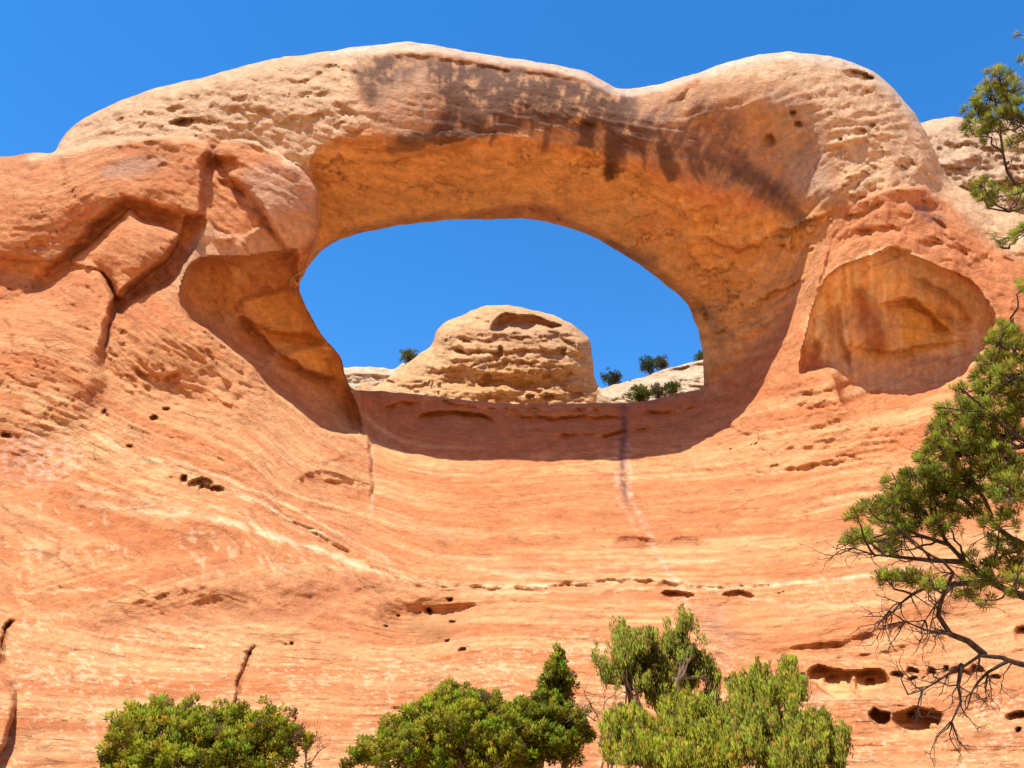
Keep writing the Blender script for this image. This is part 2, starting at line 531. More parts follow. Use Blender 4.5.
G.step(YF, [(214, 148), (204, 163), (201, 190), (199, 222)], -1.5, 34, 3.5, 0.15)
G.pit(YF, 222, 168, 18, 9, 1.1, -0.1, 0.7)
G.carve(YF, [(214, 149), (240, 139), (265, 147), (300, 168), (318, 195), (318, 232), (302, 255), (288, 252), (270, 226), (247, 192), (228, 176)], -0.9, 8)
G.step(YF, [(206, 176), (228, 182), (247, 196), (262, 210), (270, 226), (284, 250)], 0.8, 12, 2, 0.1)
G.step(YF, [(205, 222), (218, 233), (235, 236), (252, 231), (266, 228), (284, 248)], -0.6, 14, 2, 0.1)
for cx_, cy_, sx_, sy_, h_ in [(95, 190, 75, 34, -1.6), (30, 225, 50, 26, -0.8), (150, 330, 42, 40, -1.3), (60, 340, 45, 40, -1.0), (180, 395, 45, 26, 0.9), (285, 200, 26, 34, -0.7)]:
    YF += h_ * np.exp(-((G.X - cx_) / sx_) ** 2 - ((G.Y - cy_) / sy_) ** 2)
# left alcove
G.carve(YF, [(180, 300), (186, 274), (200, 259), (245, 256), (282, 251), (296, 250), (297, 275), (300, 295), (312, 320), (340, 356), (347, 380), (362, 425), (352, 434), (322, 431), (298, 412), (270, 391), (248, 364), (225, 346), (206, 331), (192, 322)],
        5.0, [22, 34, 55, 80, 80, 60, 40, 34, 30, 30, 24, 16, 22, 22, 18, 16, 13, 11, 10, 14])
_s = G.win([(310, 325)], 90)
_u = ((G.WX[_s] - 308) + (G.WY[_s] - 330)) / 1.414; _v = ((G.WX[_s] - 308) - (G.WY[_s] - 330)) / 1.414
YF[_s] += -1.8 * np.exp(-(_u / 34) ** 2 - (_v / 24) ** 2)
G.step(YF, [(240, 318), (262, 338), (288, 360), (315, 374), (334, 380), (346, 381)], 1.6, 26, 3.5, 0.2)
G.step(YF, [(234, 306), (258, 295), (282, 290), (304, 291)], -0.9, 26, 4, 0.15)
G.step(YF, [(236, 312), (255, 326), (276, 334), (300, 335), (328, 342)], 1.5, 15, 4, 0.15)
G.step(YF, [(258, 354), (288, 351), (316, 346), (340, 348)], -1.3, 28, 5, 0.15)
G.step(YF, [(185, 300), (205, 305), (230, 322), (245, 330)], 0.35, 5)
G.step(YF, [(195, 285), (215, 300), (240, 312)], 0.35, 6)
G.step(YF, [(250, 288), (290, 290), (300, 291)], 0.3, 8)
G.step(YF, [(189, 322), (200, 345), (215, 365), (235, 385), (262, 405)], -0.5, 9)
G.step(YF, [(205, 345), (216, 365), (225, 385)], 0.5, 8)
# spur at the left of the chute
G.step(YF, [(371, 500), (371, 470), (370, 440), (366, 420), (359, 400), (353, 386)], 1.2, 45, 1.8, 0.02)
G.carve(YF, [(300, 480), (322, 470), (350, 478), (370, 484), (368, 500), (345, 508), (315, 500)], 0.5, 9)
G.step(YF, [(262, 430), (290, 460), (315, 490), (335, 510)], -0.5, 10)
# right alcove
G.carve(YF, [(800, 373), (806, 340), (814, 308), (828, 277), (850, 263), (875, 255), (892, 247), (912, 256), (942, 268), (970, 280), (986, 300), (996, 322), (990, 350), (962, 392), (932, 410), (895, 424), (862, 418), (842, 402), (836, 380), (826, 371)],
        3.7, [20, 24, 30, 60, 95, 120, 130, 130, 120, 90, 60, 40, 30, 24, 22, 20, 18, 14, 12, 14])
_al = weight([(806, 340), (828, 277), (892, 247), (970, 280), (996, 322), (990, 350), (962, 392), (930, 408), (895, 420), (862, 415), (842, 400), (834, 378), (812, 370)], 7)
YF += 2.0 * _al * np.exp(-((G.X - 900) / 62) ** 2 - ((G.Y - 372) / 30) ** 2)
G.step(YF, [(870, 310), (890, 302), (912, 300), (935, 318), (955, 338)], 1.3, 22)
G.step(YF, [(850, 285), (872, 300), (884, 322), (890, 350)], -0.9, 18)
G.step(YF, [(905, 275), (930, 284), (955, 300), (975, 325)], 0.9, 16)
G.step(YF, [(840, 345), (880, 352), (930, 346), (975, 338)], 0.8, 16)
G.step(YF, [(838, 300), (842, 330), (852, 372)], 1.1, 18)
G.step(YF, [(900, 366), (940, 360), (985, 350)], -0.4, 10)
G.pit(YF, 811, 352, 8, 12, 0.7, 0.3, 0.8)
# cap over the right alcove and rough pale rock
G.step(YF, [(838, 206), (862, 200), (892, 189), (920, 187), (948, 203), (990, 243)], -0.7, 16, 2.5)
G.pit(YF, 926, 210, 14, 9, 0.5, 0.4, 0.6)
G.pit(YF, 858, 76, 15, 5.5, 1.6, 0.15)
G.pit(YF, 868, 79, 7, 4, 0.7, 0.2)
for a in [(860, 132, 5, 5), (871, 127, 3, 3), (797, 124, 3.5, 4), (769, 141, 5, 5.5), (793, 113, 3, 2.5), (840, 140, 2, 2)]:
    G.pit(YF, a[0], a[1], a[2], a[3], 0.6)
for l in [[(877, 140), (886, 155), (902, 165), (914, 172)], [(905, 150), (916, 165), (930, 178)], [(850, 98), (866, 92), (872, 90)], [(926, 212), (938, 222), (952, 232)],
          [(912, 240), (940, 243), (962, 250), (975, 262)], [(985, 252), (994, 265)], [(888, 246), (905, 250), (914, 254)], [(812, 330), (816, 300), (826, 262), (836, 225)], [(835, 215), (860, 212), (890, 200)], [(850, 232), (880, 228), (905, 230)]]:
    G.step(YF, l, 0.55, 5, 1.4)
# pale dome at the upper left
G.pit(YF, 183, 123, 12, 4.5, 1.3, 0.0); G.pit(YF, 202, 122, 14, 2, 0.6)
for l in [[(118, 107), (135, 99), (148, 97)], [(62, 138), (85, 125), (105, 122)], [(165, 110), (178, 108), (190, 109)], [(225, 110), (240, 109), (252, 117), (268, 118)], [(70, 145), (80, 140), (84, 130)],
          [(112, 122), (125, 116), (132, 118)], [(215, 138), (240, 134), (262, 142), (280, 148)], [(240, 110), (262, 112), (285, 124), (294, 108)], [(250, 130), (268, 130), (290, 138)], [(310, 160), (318, 150), (333, 140), (350, 133), (372, 128)],
          [(196, 140), (214, 147), (228, 141), (244, 142), (262, 150), (290, 160)], [(275, 85), (300, 80), (330, 70)], [(300, 62), (330, 66), (352, 66)], [(290, 100), (320, 92), (350, 95)], [(300, 120), (330, 112), (360, 112)],
          [(262, 62), (280, 60)], [(330, 100), (345, 106), (362, 118)]]:
    G.step(YF, l, 0.4, 8, 1.8)
# face of the span
G.step(YF, [(355, 60), (372, 58), (400, 55), (440, 58), (480, 65), (540, 73), (590, 82), (622, 92)], 0.8, 26, 3)
G.groove(YF, [(625, 88), (626, 95), (629, 104)], 0.7, 2)
G.step(YF, [(572, 122), (584, 122), (600, 127), (608, 128)], 0.5, 4, 1.2)
G.step(YF, [(640, 108), (660, 108), (680, 98), (700, 82), (730, 72)], 0.5, 12, 2.5)
# slope: ledges, seams, holes
SEAM = [(-60, 395), (0, 408), (80, 432), (180, 472), (260, 503), (320, 535), (360, 560), (400, 577), (440, 585), (500, 587), (560, 584), (620, 580), (660, 581), (710, 587), (770, 584), (850, 578), (930, 566), (1030, 552)]
G.step(YF, SEAM[6:16], 0.35, 7, 1.3)
G.groove(YF, [(430, 589), (500, 590), (560, 588), (620, 584), (680, 588), (740, 590)], 0.30, 1.8, 0.2)
G.groove(YF, [(230, 500), (300, 528), (345, 553), (390, 576), (440, 589)], 0.24, 2.4, 0.35)
G.step(YF, [(335, 602), (360, 590), (392, 582), (420, 586), (442, 590), (475, 592)], 0.6, 20, 3)
G.carve(YF, [(372, 612), (395, 596), (440, 594), (480, 600), (470, 625), (430, 640), (395, 642), (378, 634)], 1.2, 26, False)
G.step(YF, [(378, 645), (410, 645), (445, 640), (485, 630), (520, 621), (560, 608), (600, 597), (650, 593)], -0.35, 9, 4)
G.step(YF, [(60, 612), (150, 608), (220, 604), (280, 600), (340, 590), (400, 580)], 1.9, 70, 19, 0.25)
G.step(YF, [(380, 600), (420, 606), (470, 604), (520, 600), (600, 592)], 1.5, 45, 14, 0.25)
G.step(YF, [(400, 578), (440, 584), (520, 584), (620, 580), (720, 586), (820, 580)], 0.28, 17, 2.0, 0.15)
G.step(YF, [(740, 655), (800, 648), (850, 640), (900, 628)], 0.8, 30, 7, 0.25)
G.step(YF, [(250, 500), (300, 522), (350, 552), (400, 575)], 0.8, 30, 6, 0.25)
G.step(YF, [(100, 622), (150, 622), (200, 624), (255, 626), (290, 620), (330, 605), (368, 590)], -0.3, 12, 4)
G.step(YF, [(118, 606), (145, 600), (180, 592), (212, 584)], 0.35, 9, 2)
G.step(YF, [(130, 598), (170, 588), (215, 577), (240, 570)], -0.3, 6)
G.step(YF, [(600, 594), (640, 591), (665, 592), (685, 594), (694, 603), (720, 606), (738, 592), (760, 594), (800, 590), (850, 586)], 0.4, 6, 1.4)
G.carve(YF, [(660, 593), (680, 591), (696, 596), (680, 604), (668, 601)], 0.8, 5)
G.carve(YF, [(722, 594), (740, 591), (756, 597), (742, 602), (730, 601)], 0.75, 5)
for a in [(430, 611, 3, 3.4, .7), (450, 600, 3.5, 1.6, .5), (451, 622, 3.5, 2.2, .6), (448, 641, 3, 2, .5), (462, 651, 3.5, 1.8, .4), (398, 616, 2, 1.2, .4), (386, 627, 2.5, 1.2, .4), (292, 644, 2, 1.2, .4),
          (105, 412, 2.6, 2.8, .5), (155, 418, 3.5, 2.4, .6), (166, 410, 4, 1.5, .5), (5, 437, 5, 3, .6), (130, 447, 3.5, 1, .4), (108, 415, 3, 2, .3)]:
    G.pit(YF, *a[:4], a[4] * 1.2)
G.carve(YF, [(612, 545), (618, 536), (635, 533), (655, 537), (664, 545), (650, 553), (628, 553)], 0.75, [10, 9, 8, 9, 11, 12, 12], False)
G.carve(YF, [(666, 542), (675, 535), (690, 533), (706, 540), (700, 548), (680, 549)], 0.75, [9, 8, 8, 9, 11, 11], False)
for a in [(184, 481, 4, 5), (196, 486, 7, 5), (205, 490, 7, 5), (217, 490, 7, 4), (204, 482, 9, 3.5)]:
    G.pit(YF, *a, 0.8, 0.1, 0.3)
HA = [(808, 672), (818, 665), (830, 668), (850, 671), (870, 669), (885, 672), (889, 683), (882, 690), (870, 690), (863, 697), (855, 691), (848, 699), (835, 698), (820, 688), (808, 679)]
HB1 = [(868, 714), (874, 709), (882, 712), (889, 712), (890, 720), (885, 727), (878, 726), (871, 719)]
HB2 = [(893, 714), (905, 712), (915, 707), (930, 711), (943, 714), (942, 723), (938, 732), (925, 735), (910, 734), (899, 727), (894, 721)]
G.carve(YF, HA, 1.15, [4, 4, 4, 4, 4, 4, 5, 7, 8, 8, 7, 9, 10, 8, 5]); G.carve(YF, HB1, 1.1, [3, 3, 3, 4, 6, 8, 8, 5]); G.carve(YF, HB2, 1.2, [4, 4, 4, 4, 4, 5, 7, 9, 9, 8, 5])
G.groove(YF, [(852, 672), (854, 680), (855, 692)], -0.7, 3, 0.2)
G.pit(YF, 870, 683, 5, 4, 0.5); G.pit(YF, 832, 683, 8, 8, 0.4); G.pit(YF, 934, 727, 4, 5, -0.7)
for a in [(897, 676, 6.5, 5), (913, 671, 5.5, 3.2), (912, 678, 4.5, 2), (932, 674, 4.5, 5.5), (945, 670, 3, 4), (960, 675, 12, 7), (978, 672, 8, 6), (996, 678, 4.5, 2.6), (802, 677, 3.5, 3), (784, 669, 2.6, 2.2),
          (1016, 718, 12, 7), (1024, 635, 9, 8), (1018, 731, 3, 2), (924, 679, 2, 1), (912, 716, 3, 2.5)]:
    G.pit(YF, *a, 0.6, 0.0, 0.4)
for l, h in [([(775, 651), (805, 645), (845, 641), (880, 630), (925, 617)], .6), ([(812, 664), (850, 657), (890, 650), (945, 636)], .5), ([(690, 625), (760, 628), (800, 620), (840, 612)], .25), ([(860, 708), (900, 706), (945, 710)], .4),
             ([(405, 419), (440, 412), (475, 415), (505, 425)], 1.6), ([(500, 412), (540, 418), (590, 416), (640, 420)], 1.3), ([(520, 432), (570, 436), (620, 432), (670, 424)], 1.0), ([(380, 410), (400, 404), (430, 403)], 1.0), ([(640, 410), (670, 412), (700, 404)], 1.0), ([(380, 395), (420, 398), (480, 407), (540, 410), (620, 408), (650, 404)], 1.0), ([(720, 440), (735, 458), (752, 470), (790, 470), (840, 462), (900, 455)], .35),
             ([(778, 462), (800, 468), (842, 456), (880, 455)], .4), ([(725, 420), (740, 432), (760, 436)], .4), ([(740, 412), (770, 410), (800, 405)], .3), ([(762, 455), (790, 448), (830, 440), (850, 430)], .3),
             ([(640, 462), (655, 466), (662, 462)], .3), ([(585, 470), (640, 450), (700, 445)], .2), ([(320, 482), (335, 481), (358, 483)], .6), ([(318, 465), (340, 458), (362, 455)], .3),
             ([(130, 366), (150, 375), (165, 380), (182, 368)], .9), ([(0, 370), (30, 385), (52, 378)], .5), ([(58, 484), (66, 476), (78, 470)], .4), ([(40, 418), (50, 408), (58, 404)], .3), ([(0, 440), (12, 437), (22, 434)], .3),
             ([(440, 586), (512, 585), (560, 580), (620, 578), (680, 583), (760, 582)], .2), ([(512, 625), (560, 625), (620, 618), (680, 612)], .2), ([(650, 520), (700, 512), (745, 500)], .25), ([(560, 540), (610, 530), (660, 528)], .15),
             ([(200, 690), (220, 680), (250, 672)], .3), ([(15, 708), (35, 705), (45, 707)], .3), ([(55, 722), (75, 718), (90, 720)], .3), ([(800, 505), (850, 495), (900, 500)], .15), ([(780, 545), (840, 535), (900, 530)], .15)]:
    G.step(YF, l, h * 0.95, 8, 1.8)
G.groove(YF, [(258, 640), (250, 655), (243, 668), (239, 682), (237, 706), (238, 720)], 0.6, 1.8)
G.groove(YF, [(3, 670), (2, 650), (6, 628), (18, 620)], 0.9, 2.2)
G.carve(YF, [(-80, 660), (-20, 670), (6, 680), (16, 694), (15, 712), (9, 732), (1, 752), (-40, 780), (-90, 780)], -1.6, [40, 20, 8, 6, 5, 5, 6, 20, 40])
G.step(YF, [(28, 640), (17, 695), (13, 720), (0, 756)], 0.3, 4, 1.5)

# bedding coordinate: follows the cross beds of the slope
BED = fine([
    (-430, 300, 580), (0, 408, 580), (100, 440, 580), (180, 472, 580), (260, 503, 580), (330, 541, 580), (400, 575, 580), (440, 583, 580), (560, 585, 580), (700, 585, 580), (800, 579, 580), (900, 567, 580), (1024, 552, 580), (1460, 500, 580),
    (400, 500, 500), (560, 502, 500), (700, 498, 500), (850, 478, 500), (1024, 450, 500), (0, 340, 520), (150, 405, 520), (280, 490, 535),
    (0, 560, 650), (100, 575, 640), (200, 588, 630), (280, 600, 620), (400, 615, 612), (560, 612, 612), (700, 612, 612), (1024, 590, 620),
    (0, 690, 720), (300, 690, 715), (512, 670, 700), (700, 680, 700), (1024, 650, 690), (-430, 690, 720), (1460, 640, 690), (0, 860, 860), (1024, 860, 870),
    (400, 430, 430), (560, 440, 430), (700, 430, 430), (850, 400, 430), (1024, 370, 430),
    (0, 200, 400), (100, 180, 400), (200, 200, 400), (250, 300, 420), (330, 360, 440), (0, 157, 370), (200, 130, 340), (60, 150, 345), (200, 80, 300), (400, 43, 270), (500, 57, 270), (625, 90, 270), (790, 53, 270), (900, 95, 300),
    (400, 140, 330), (560, 160, 330), (680, 220, 330), (770, 280, 345), (400, 190, 355), (520, 215, 355), (640, 260, 355), (720, 340, 380), (860, 200, 370), (950, 220, 380), (900, 260, 395), (820, 300, 395)])

# --- noise relief (metres), stronger in the pale rough rock
rough = np.full(G.X.shape, 0.35)

Z_paleL = weight([(30, 160), (58, 140), (110, 95), (250, 55), (395, 35), (440, 50), (365, 62), (360, 100), (385, 122), (340, 135), (312, 160), (300, 170), (265, 150), (240, 142), (200, 140), (150, 138)], 5)
Z_paleR = weight([(700, 80), (750, 40), (800, 40), (880, 60), (960, 170), (1060, 210), (1060, 260), (1000, 250), (950, 205), (920, 187), (890, 190), (845, 202), (836, 170), (824, 120), (790, 85), (740, 80)], 6)
Z_humpL = weight([(-200, 150), (55, 152), (150, 138), (212, 150), (200, 225), (120, 205), (60, 260), (0, 330), (-200, 330)], 12)
Z_chute = weight([(360, 440), (371, 400), (600, 405), (720, 395), (740, 460), (900, 470), (1060, 430), (1060, 560), (850, 575), (560, 583), (440, 580), (371, 545), (300, 500)], 20)
Z_rib = weight([(700, 450), (760, 385), (800, 375), (850, 405), (930, 420), (1024, 400), (1024, 460), (850, 470), (740, 475)], 12)
rough += 0.32 * Z_paleL + 0.22 * Z_paleR - 0.12 * Z_humpL - 0.2 * Z_chute + 0.2 * Z_rib
KF = G.WX / 30; KB = BED / 9
big = fbm(G.X / 90, G.Y / 70, 11, 3)
mid = fbm(G.X / 26, BED / 12 + G.Y / 60, 12, 5, 0.55)
rid = ridged(G.X / 42, BED / 15, 14, 4)
fin = fbm(G.X / 7, BED / 3.6, 13, 4, 0.6)
dist = YF / 50
YF += (0.35 + 0.5 * (G.Y > 0) * smooth((G.Y - 400) / 80)) * big * dist + rough * dist * (0.42 * mid - 0.28 * (rid - 0.35) + 0.16 * fin)
# stepped thin beds
bedt = BED / 7.5 + 1.4 * fbm(G.X / 120, G.Y / 60, 31, 3)
saw = bedt - np.floor(bedt)
lm = smooth(0.5 + 2.2 * fbm(G.X / 60, BED / 14, 33, 3))
YF += dist * (0.16 + 0.1 * rough) * (np.where(saw < 0.82, saw / 0.82, (1 - saw) / 0.18) - 0.5) * lm * (1 - 0.75 * Z_chute) * (1 - 0.75 * Z_humpL) * (1 - 0.5 * Z_paleL)
# long bedding lines
wl = weight([(40, 560), (200, 555), (330, 560), (420, 584), (330, 606), (280, 622), (100, 620), (30, 610)], 10)
wr = weight([(690, 600), (900, 590), (1060, 560), (1060, 660), (800, 660), (700, 640)], 14)
lb = BED * (1 - wl) * (1 - wr) + wl * (G.Y + 0.30 * G.X) + wr * (1 - wl) * (G.Y + 0.22 * G.X)
lb = lb + 2.5 * fbm(G.X / 70, G.Y / 40, 141, 3)
ln1 = noise2(G.X / 260, lb / 3.4, 142) + 0.5 * noise2(G.X / 110, lb / 1.5, 143)
ln2 = noise2(G.X / 300, lb / 8.0, 144) + 0.5 * noise2(G.X / 140, lb / 3.0, 145)
lgate = smooth(0.5 + 2.2 * fbm(G.X / 110, lb / 20, 146, 3)) * (G.Y > 330)
YF_lines = (smooth((ln1 - 0.22) / 0.15) - 0.6 * smooth((-ln1 - 0.26) / 0.2)) * lgate
YF += dist * 0.045 * YF_lines
# broken plates of rock, strongest where the rock is rough
q1 = fbm(G.X / 14, G.Y / 14, 131, 4); q2 = fbm(G.X / 14, G.Y / 14, 132, 4)
Z_hollowL = weight([(180, 300), (190, 265), (240, 258), (290, 255), (300, 295), (340, 355), (345, 385), (300, 365), (250, 330), (215, 325)], 8)
pl, pe = plates(G.X / 24 + 0.9 * q1, BED / 7.5 + 0.9 * q2, 5)
pm = smooth(0.5 + 2.5 * fbm(G.X / 50, G.Y / 40, 133, 3))
Z_cliff = np.clip(Z_humpL + weight([(-60, 240), (110, 250), (200, 300), (260, 400), (180, 440), (-60, 420)], 25) + weight([(826, 275), (845, 202), (920, 187), (1060, 250), (1060, 420), (1000, 400), (995, 320), (940, 268), (892, 247)], 12), 0, 1)
YF += dist * (pl - 0.5) * pm * (0.28 * Z_paleL + 0.26 * Z_paleR + 0.15 * Z_cliff + 0.2 * Z_rib + 0.06)
pl2, pe2 = plates(G.X / 10 + 0.8 * q2, BED / 3.2 + 0.8 * q1, 6)
YF += dist * (pl2 - 0.5) * (0.16 * Z_paleL + 0.14 * Z_paleR + 0.08 * Z_cliff + 0.07 * Z_rib + 0.2 * Z_hollowL * 0.4 + 0.022)
pl3, pe3 = plates(G.X / 70 + 0.5 * q1, BED / 6 + 0.5 * q2, 7)
YF += dist * (pl3 - 0.5) * 0.16 * smooth(0.3 + 2.0 * fbm(G.X / 90, G.Y / 50, 134, 3)) * (1 - Z_paleL)
# many short cracks lying along the beds
bx = np.gradient(BED, axis=1) / np.maximum(np.gradient(xs)[None, :], 1e-6); by = np.gradient(BED, axis=0) / np.maximum(np.gradient(ys)[:, None], 1e-6)
cr = np.random.default_rng(21)
def dash(cx, cy, ln, h, w, off=0.0):
    i = int(np.clip(np.searchsorted(ys, cy), 0, len(ys) - 1)); pts = []
    x, y = cx, cy
    for k in range(5):
        pts.append((x, y))
        j = int(np.clip(np.searchsorted(xs, x), 0, len(xs) - 1)); i = int(np.clip(np.searchsorted(ys, y), 0, len(ys) - 1))
        gx, gy = bx[i, j], by[i, j]
        n = math.hypot(gx, gy) + 1e-9
        tx, ty = gy / n, -gx / n
        if tx < 0: tx, ty = -tx, -ty
        a = off + cr.normal(0, 0.18)
        tx, ty = tx * math.cos(a) - ty * math.sin(a), tx * math.sin(a) + ty * math.cos(a)
        x += tx * ln / 4; y += ty * ln / 4
    G.step(YF, pts, h, w, 1.1, 0.3)
for k in range(330):
    cx, cy = cr.uniform(-10, 1024), cr.uniform(380, 760)
    dash(cx, cy, cr.uniform(8, 40), cr.uniform(0.06, 0.3), cr.uniform(2, 4))
for k in range(100):
    cx, cy = cr.uniform(60, 370), cr.uniform(50, 160)
    dash(cx, cy, cr.uniform(6, 22), cr.uniform(0.05, 0.18), cr.uniform(3, 7), cr.choice([0, 0.5, -0.4]))
for k in range(90):
    cx, cy = cr.uniform(830, 1024), cr.uniform(70, 260)
    dash(cx, cy, cr.uniform(6, 26), cr.uniform(0.12, 0.45), cr.uniform(2.5, 4.5), cr.choice([0, 0.6, 0.3]))
for k in range(140):
    cx, cy = cr.uniform(-10, 260), cr.uniform(155, 400)
    dash(cx, cy, cr.uniform(6, 28), cr.uniform(0.1, 0.3), cr.uniform(2.5, 4.5), cr.choice([0, 0.3, -0.3]))
# --- underside
Vn = fbm(G.X / 40, (BED + 0.3 * G.Y) / 16, 41, 5, 0.55)
pv, _pe = plates(G.X / 60 + 0.9 * q1 + G.Y / 50, (G.Y + 0.3 * np.abs(G.X - 540)) / 12 + 0.7 * q2, 8)
YV += 0.55 * (pv - 0.5) * smooth(0.5 + 2 * fbm(G.X / 70, G.Y / 40, 135, 3))
YV += 0.55 * Vn + 0.3 * fbm(G.X / 110, G.Y / 60, 43, 3)
for l, h in [([(560, 240), (590, 246), (620, 256), (650, 262)], .8), ([(700, 178), (718, 186), (735, 186), (752, 200)], .4), ([(460, 218), (500, 208), (540, 206), (570, 222), (600, 236)], .5), ([(360, 165), (400, 158), (440, 150), (480, 140)], .6),
             ([(320, 240), (350, 228), (400, 220), (450, 214)], .5), ([(345, 150), (380, 150), (420, 140)], .4), ([(660, 280), (700, 300), (720, 330)], .4), ([(640, 190), (670, 205), (700, 230)], .3), ([(700, 235), (740, 250), (770, 240)], .3)]:
    G.step(YV, l, h * 1.8, 16, 1.5)

VOID = [(312, 163), (322, 150), (340, 141), (375, 138), (420, 138), (470, 137), (520, 139), (560, 144), (600, 150), (650, 172), (700, 197), (750, 209), (800, 204), (826, 190), (836, 206), (826, 230), (815, 246), (803, 275), (790, 300),
        (770, 330), (745, 355), (722, 374), (703, 388), (600, 330), (420, 300), (297, 289), (305, 268), (318, 235), (319, 197)]
VQ = catmull(VOID, True, 5)
dv, *_ = poly_dist(VQ, G.WX, G.WY, True)
iv = in_poly(VQ, G.WX, G.WY)
inV = np.where(iv, dv, -dv)
left_edge = (1 - smooth((G.X - 335) / 60)) * smooth((G.Y - 140) / 20)
wv = 1.2 * left_edge + (9 + 9 * smooth((G.X - 600) / 80) * smooth((250 - G.Y) / 40)) * (1 - left_edge)
vmix = smooth(0.5 + inV / (2 * wv))
YY = YF * (1 - vmix) + YV * vmix

# --- silhouettes: signed distance, snapping, rounding
do, ox, oy, _, _ = poly_dist(OUT, G.X, G.Y, True)
io = in_poly(OUT, G.X, G.Y)
dh, hx, hy, _, _ = poly_dist(HOLE, G.X, G.Y, True)
ih = in_poly(HOLE, G.X, G.Y)
inside = io & ~ih
d_out = np.where(io, do, 0); d_hole = np.where(ih, 0, dh)
lipw = smooth((G.Y - 380) / 8) * (G.X > 350) * (G.X < 712)
def roundoff(d, w, R):
    t = np.clip(1 - d / w, 0, 1)
    return R * (1 - np.sqrt(1 - t * t))
YY += roundoff(d_out, 13, 2.6) * (G.Y < 420)
YY += roundoff(d_hole, 7, 0.9) * (1 - lipw) + roundoff(d_hole, 9, 2.2) * lipw
SX = np.where(inside, G.X, np.where(ih, hx, ox)); SY = np.where(inside, G.Y, np.where(ih, hy, oy))
P = unp(SX, SY, YY)

nr, nc = G.X.shape
idx = np.arange(nr * nc).reshape(nr, nc)
cells = np.stack([idx[:-1, :-1], idx[1:, :-1], idx[1:, 1:], idx[:-1, 1:]], -1).reshape(-1, 4)
insf = inside.ravel()
keep = insf[cells].any(1)
cells = cells[keep]
ccx = G.X.ravel()[cells].mean(1); ccy = G.Y.ravel()[cells].mean(1)
Pf = P.reshape(-1, 3)
NF = sheet_normals(Pf, cells)

# --- colour of the rock
RED = (0.53, 0.205, 0.080); PEACH = (0.62, 0.300, 0.126); CREAM = (0.66, 0.435, 0.24); ORANGE = (0.74, 0.41, 0.155)
VARN = (0.115, 0.057, 0.034); DUSK = (0.34, 0.17, 0.10); WHITE = (0.70, 0.50, 0.29); DEEP = (0.46, 0.15, 0.05)
C = np.empty(G.X.shape + (3,)); C[:] = RED
n1 = fbm(G.X / 60, BED / 22, 61, 5, 0.55); n2 = fbm(G.X / 24, BED / 5.0, 62, 5, 0.6); n3 = fbm(G.X / 130, BED / 4.2, 63, 4, 0.6)
n4 = fbm(G.X / 9, G.Y / 6, 64, 4, 0.6); n5 = fbm(G.X / 45, G.Y / 45, 65, 4)
C = mixc(C, smooth(0.45 + 2.2 * n1) * 0.6, PEACH)
C = mixc(C, smooth(0.1 + 1.8 * n3) * 0.5, PEACH)
C = mixc(C, smooth(-0.05 + 1.7 * n3 + 0.4 * n2) * 0.25 * (G.Y > 380), WHITE)
C = mixc(C, smooth(0.0 - 2.0 * n3 + 0.5 * n1) * 0.5, DEEP)
C = mixc(C, smooth(-0.25 - 2.2 * fbm(G.X / 80, BED / 30, 68, 4) + 0.5 * n2) * 0.45, (0.40, 0.20, 0.10))
C = mixc(C, smooth((ln1 - 0.22) / 0.22) * 0.42 * lgate, (0.42, 0.14, 0.05))
C = mixc(C, smooth((-ln1 - 0.26) / 0.2) * 0.42 * lgate, (0.72, 0.47, 0.22))
C = mixc(C, smooth((ln2 - 0.15) / 0.35) * 0.45 * (G.Y > 330), (0.47, 0.165, 0.055))
C = mixc(C, smooth((-ln2 - 0.2) / 0.3) * 0.35 * (G.Y > 330), (0.68, 0.40, 0.18))
ln4 = noise2(G.X / 420 + 3, lb / 26, 147) + 0.4 * noise2(G.X / 200, lb / 9, 148)
C = mixc(C, smooth((ln4 - 0.0) / 0.3) * 0.5 * (G.Y > 330), (0.49, 0.165, 0.06))
C = mixc(C, smooth((-ln4 - 0.05) / 0.3) * 0.35 * (G.Y > 330), (0.66, 0.36, 0.16))
# freckles of pale sand and lichen on the low slope
Z_low = weight([(-60, 620), (100, 622), (255, 630), (380, 650), (560, 630), (700, 650), (860, 700), (1060, 700), (1060, 900), (-60, 900)], 25)
Z_midL = weight([(-60, 430), (60, 400), (180, 470), (330, 540), (430, 585), (330, 600), (200, 580), (0, 570), (-60, 560)], 20)
fre = fbm(G.X / 11, BED / 3.2, 66, 4, 0.65) + 0.5 * fbm(G.X / 60, G.Y / 30, 67, 3)
C = mixc(C, smooth((fre - 0.13) / 0.22) * 0.6 * Z_low, WHITE)
C = mixc(C, smooth((fre - 0.2) / 0.25) * 0.45 * Z_midL, WHITE)
Z_palepatch = weight([(20, 400), (50, 385), (110, 420), (180, 465), (250, 490), (180, 492), (90, 460), (60, 440)], 16)
C = mixc(C, Z_palepatch * smooth(0.55 + 1.6 * n2) * 0.6, (0.62, 0.42, 0.2))
C = mixc(C, weight([(0, 440), (40, 430), (80, 445), (60, 480), (10, 478)], 12) * smooth(0.4 + 2 * n4) * 0.4, (0.56, 0.43, 0.36))
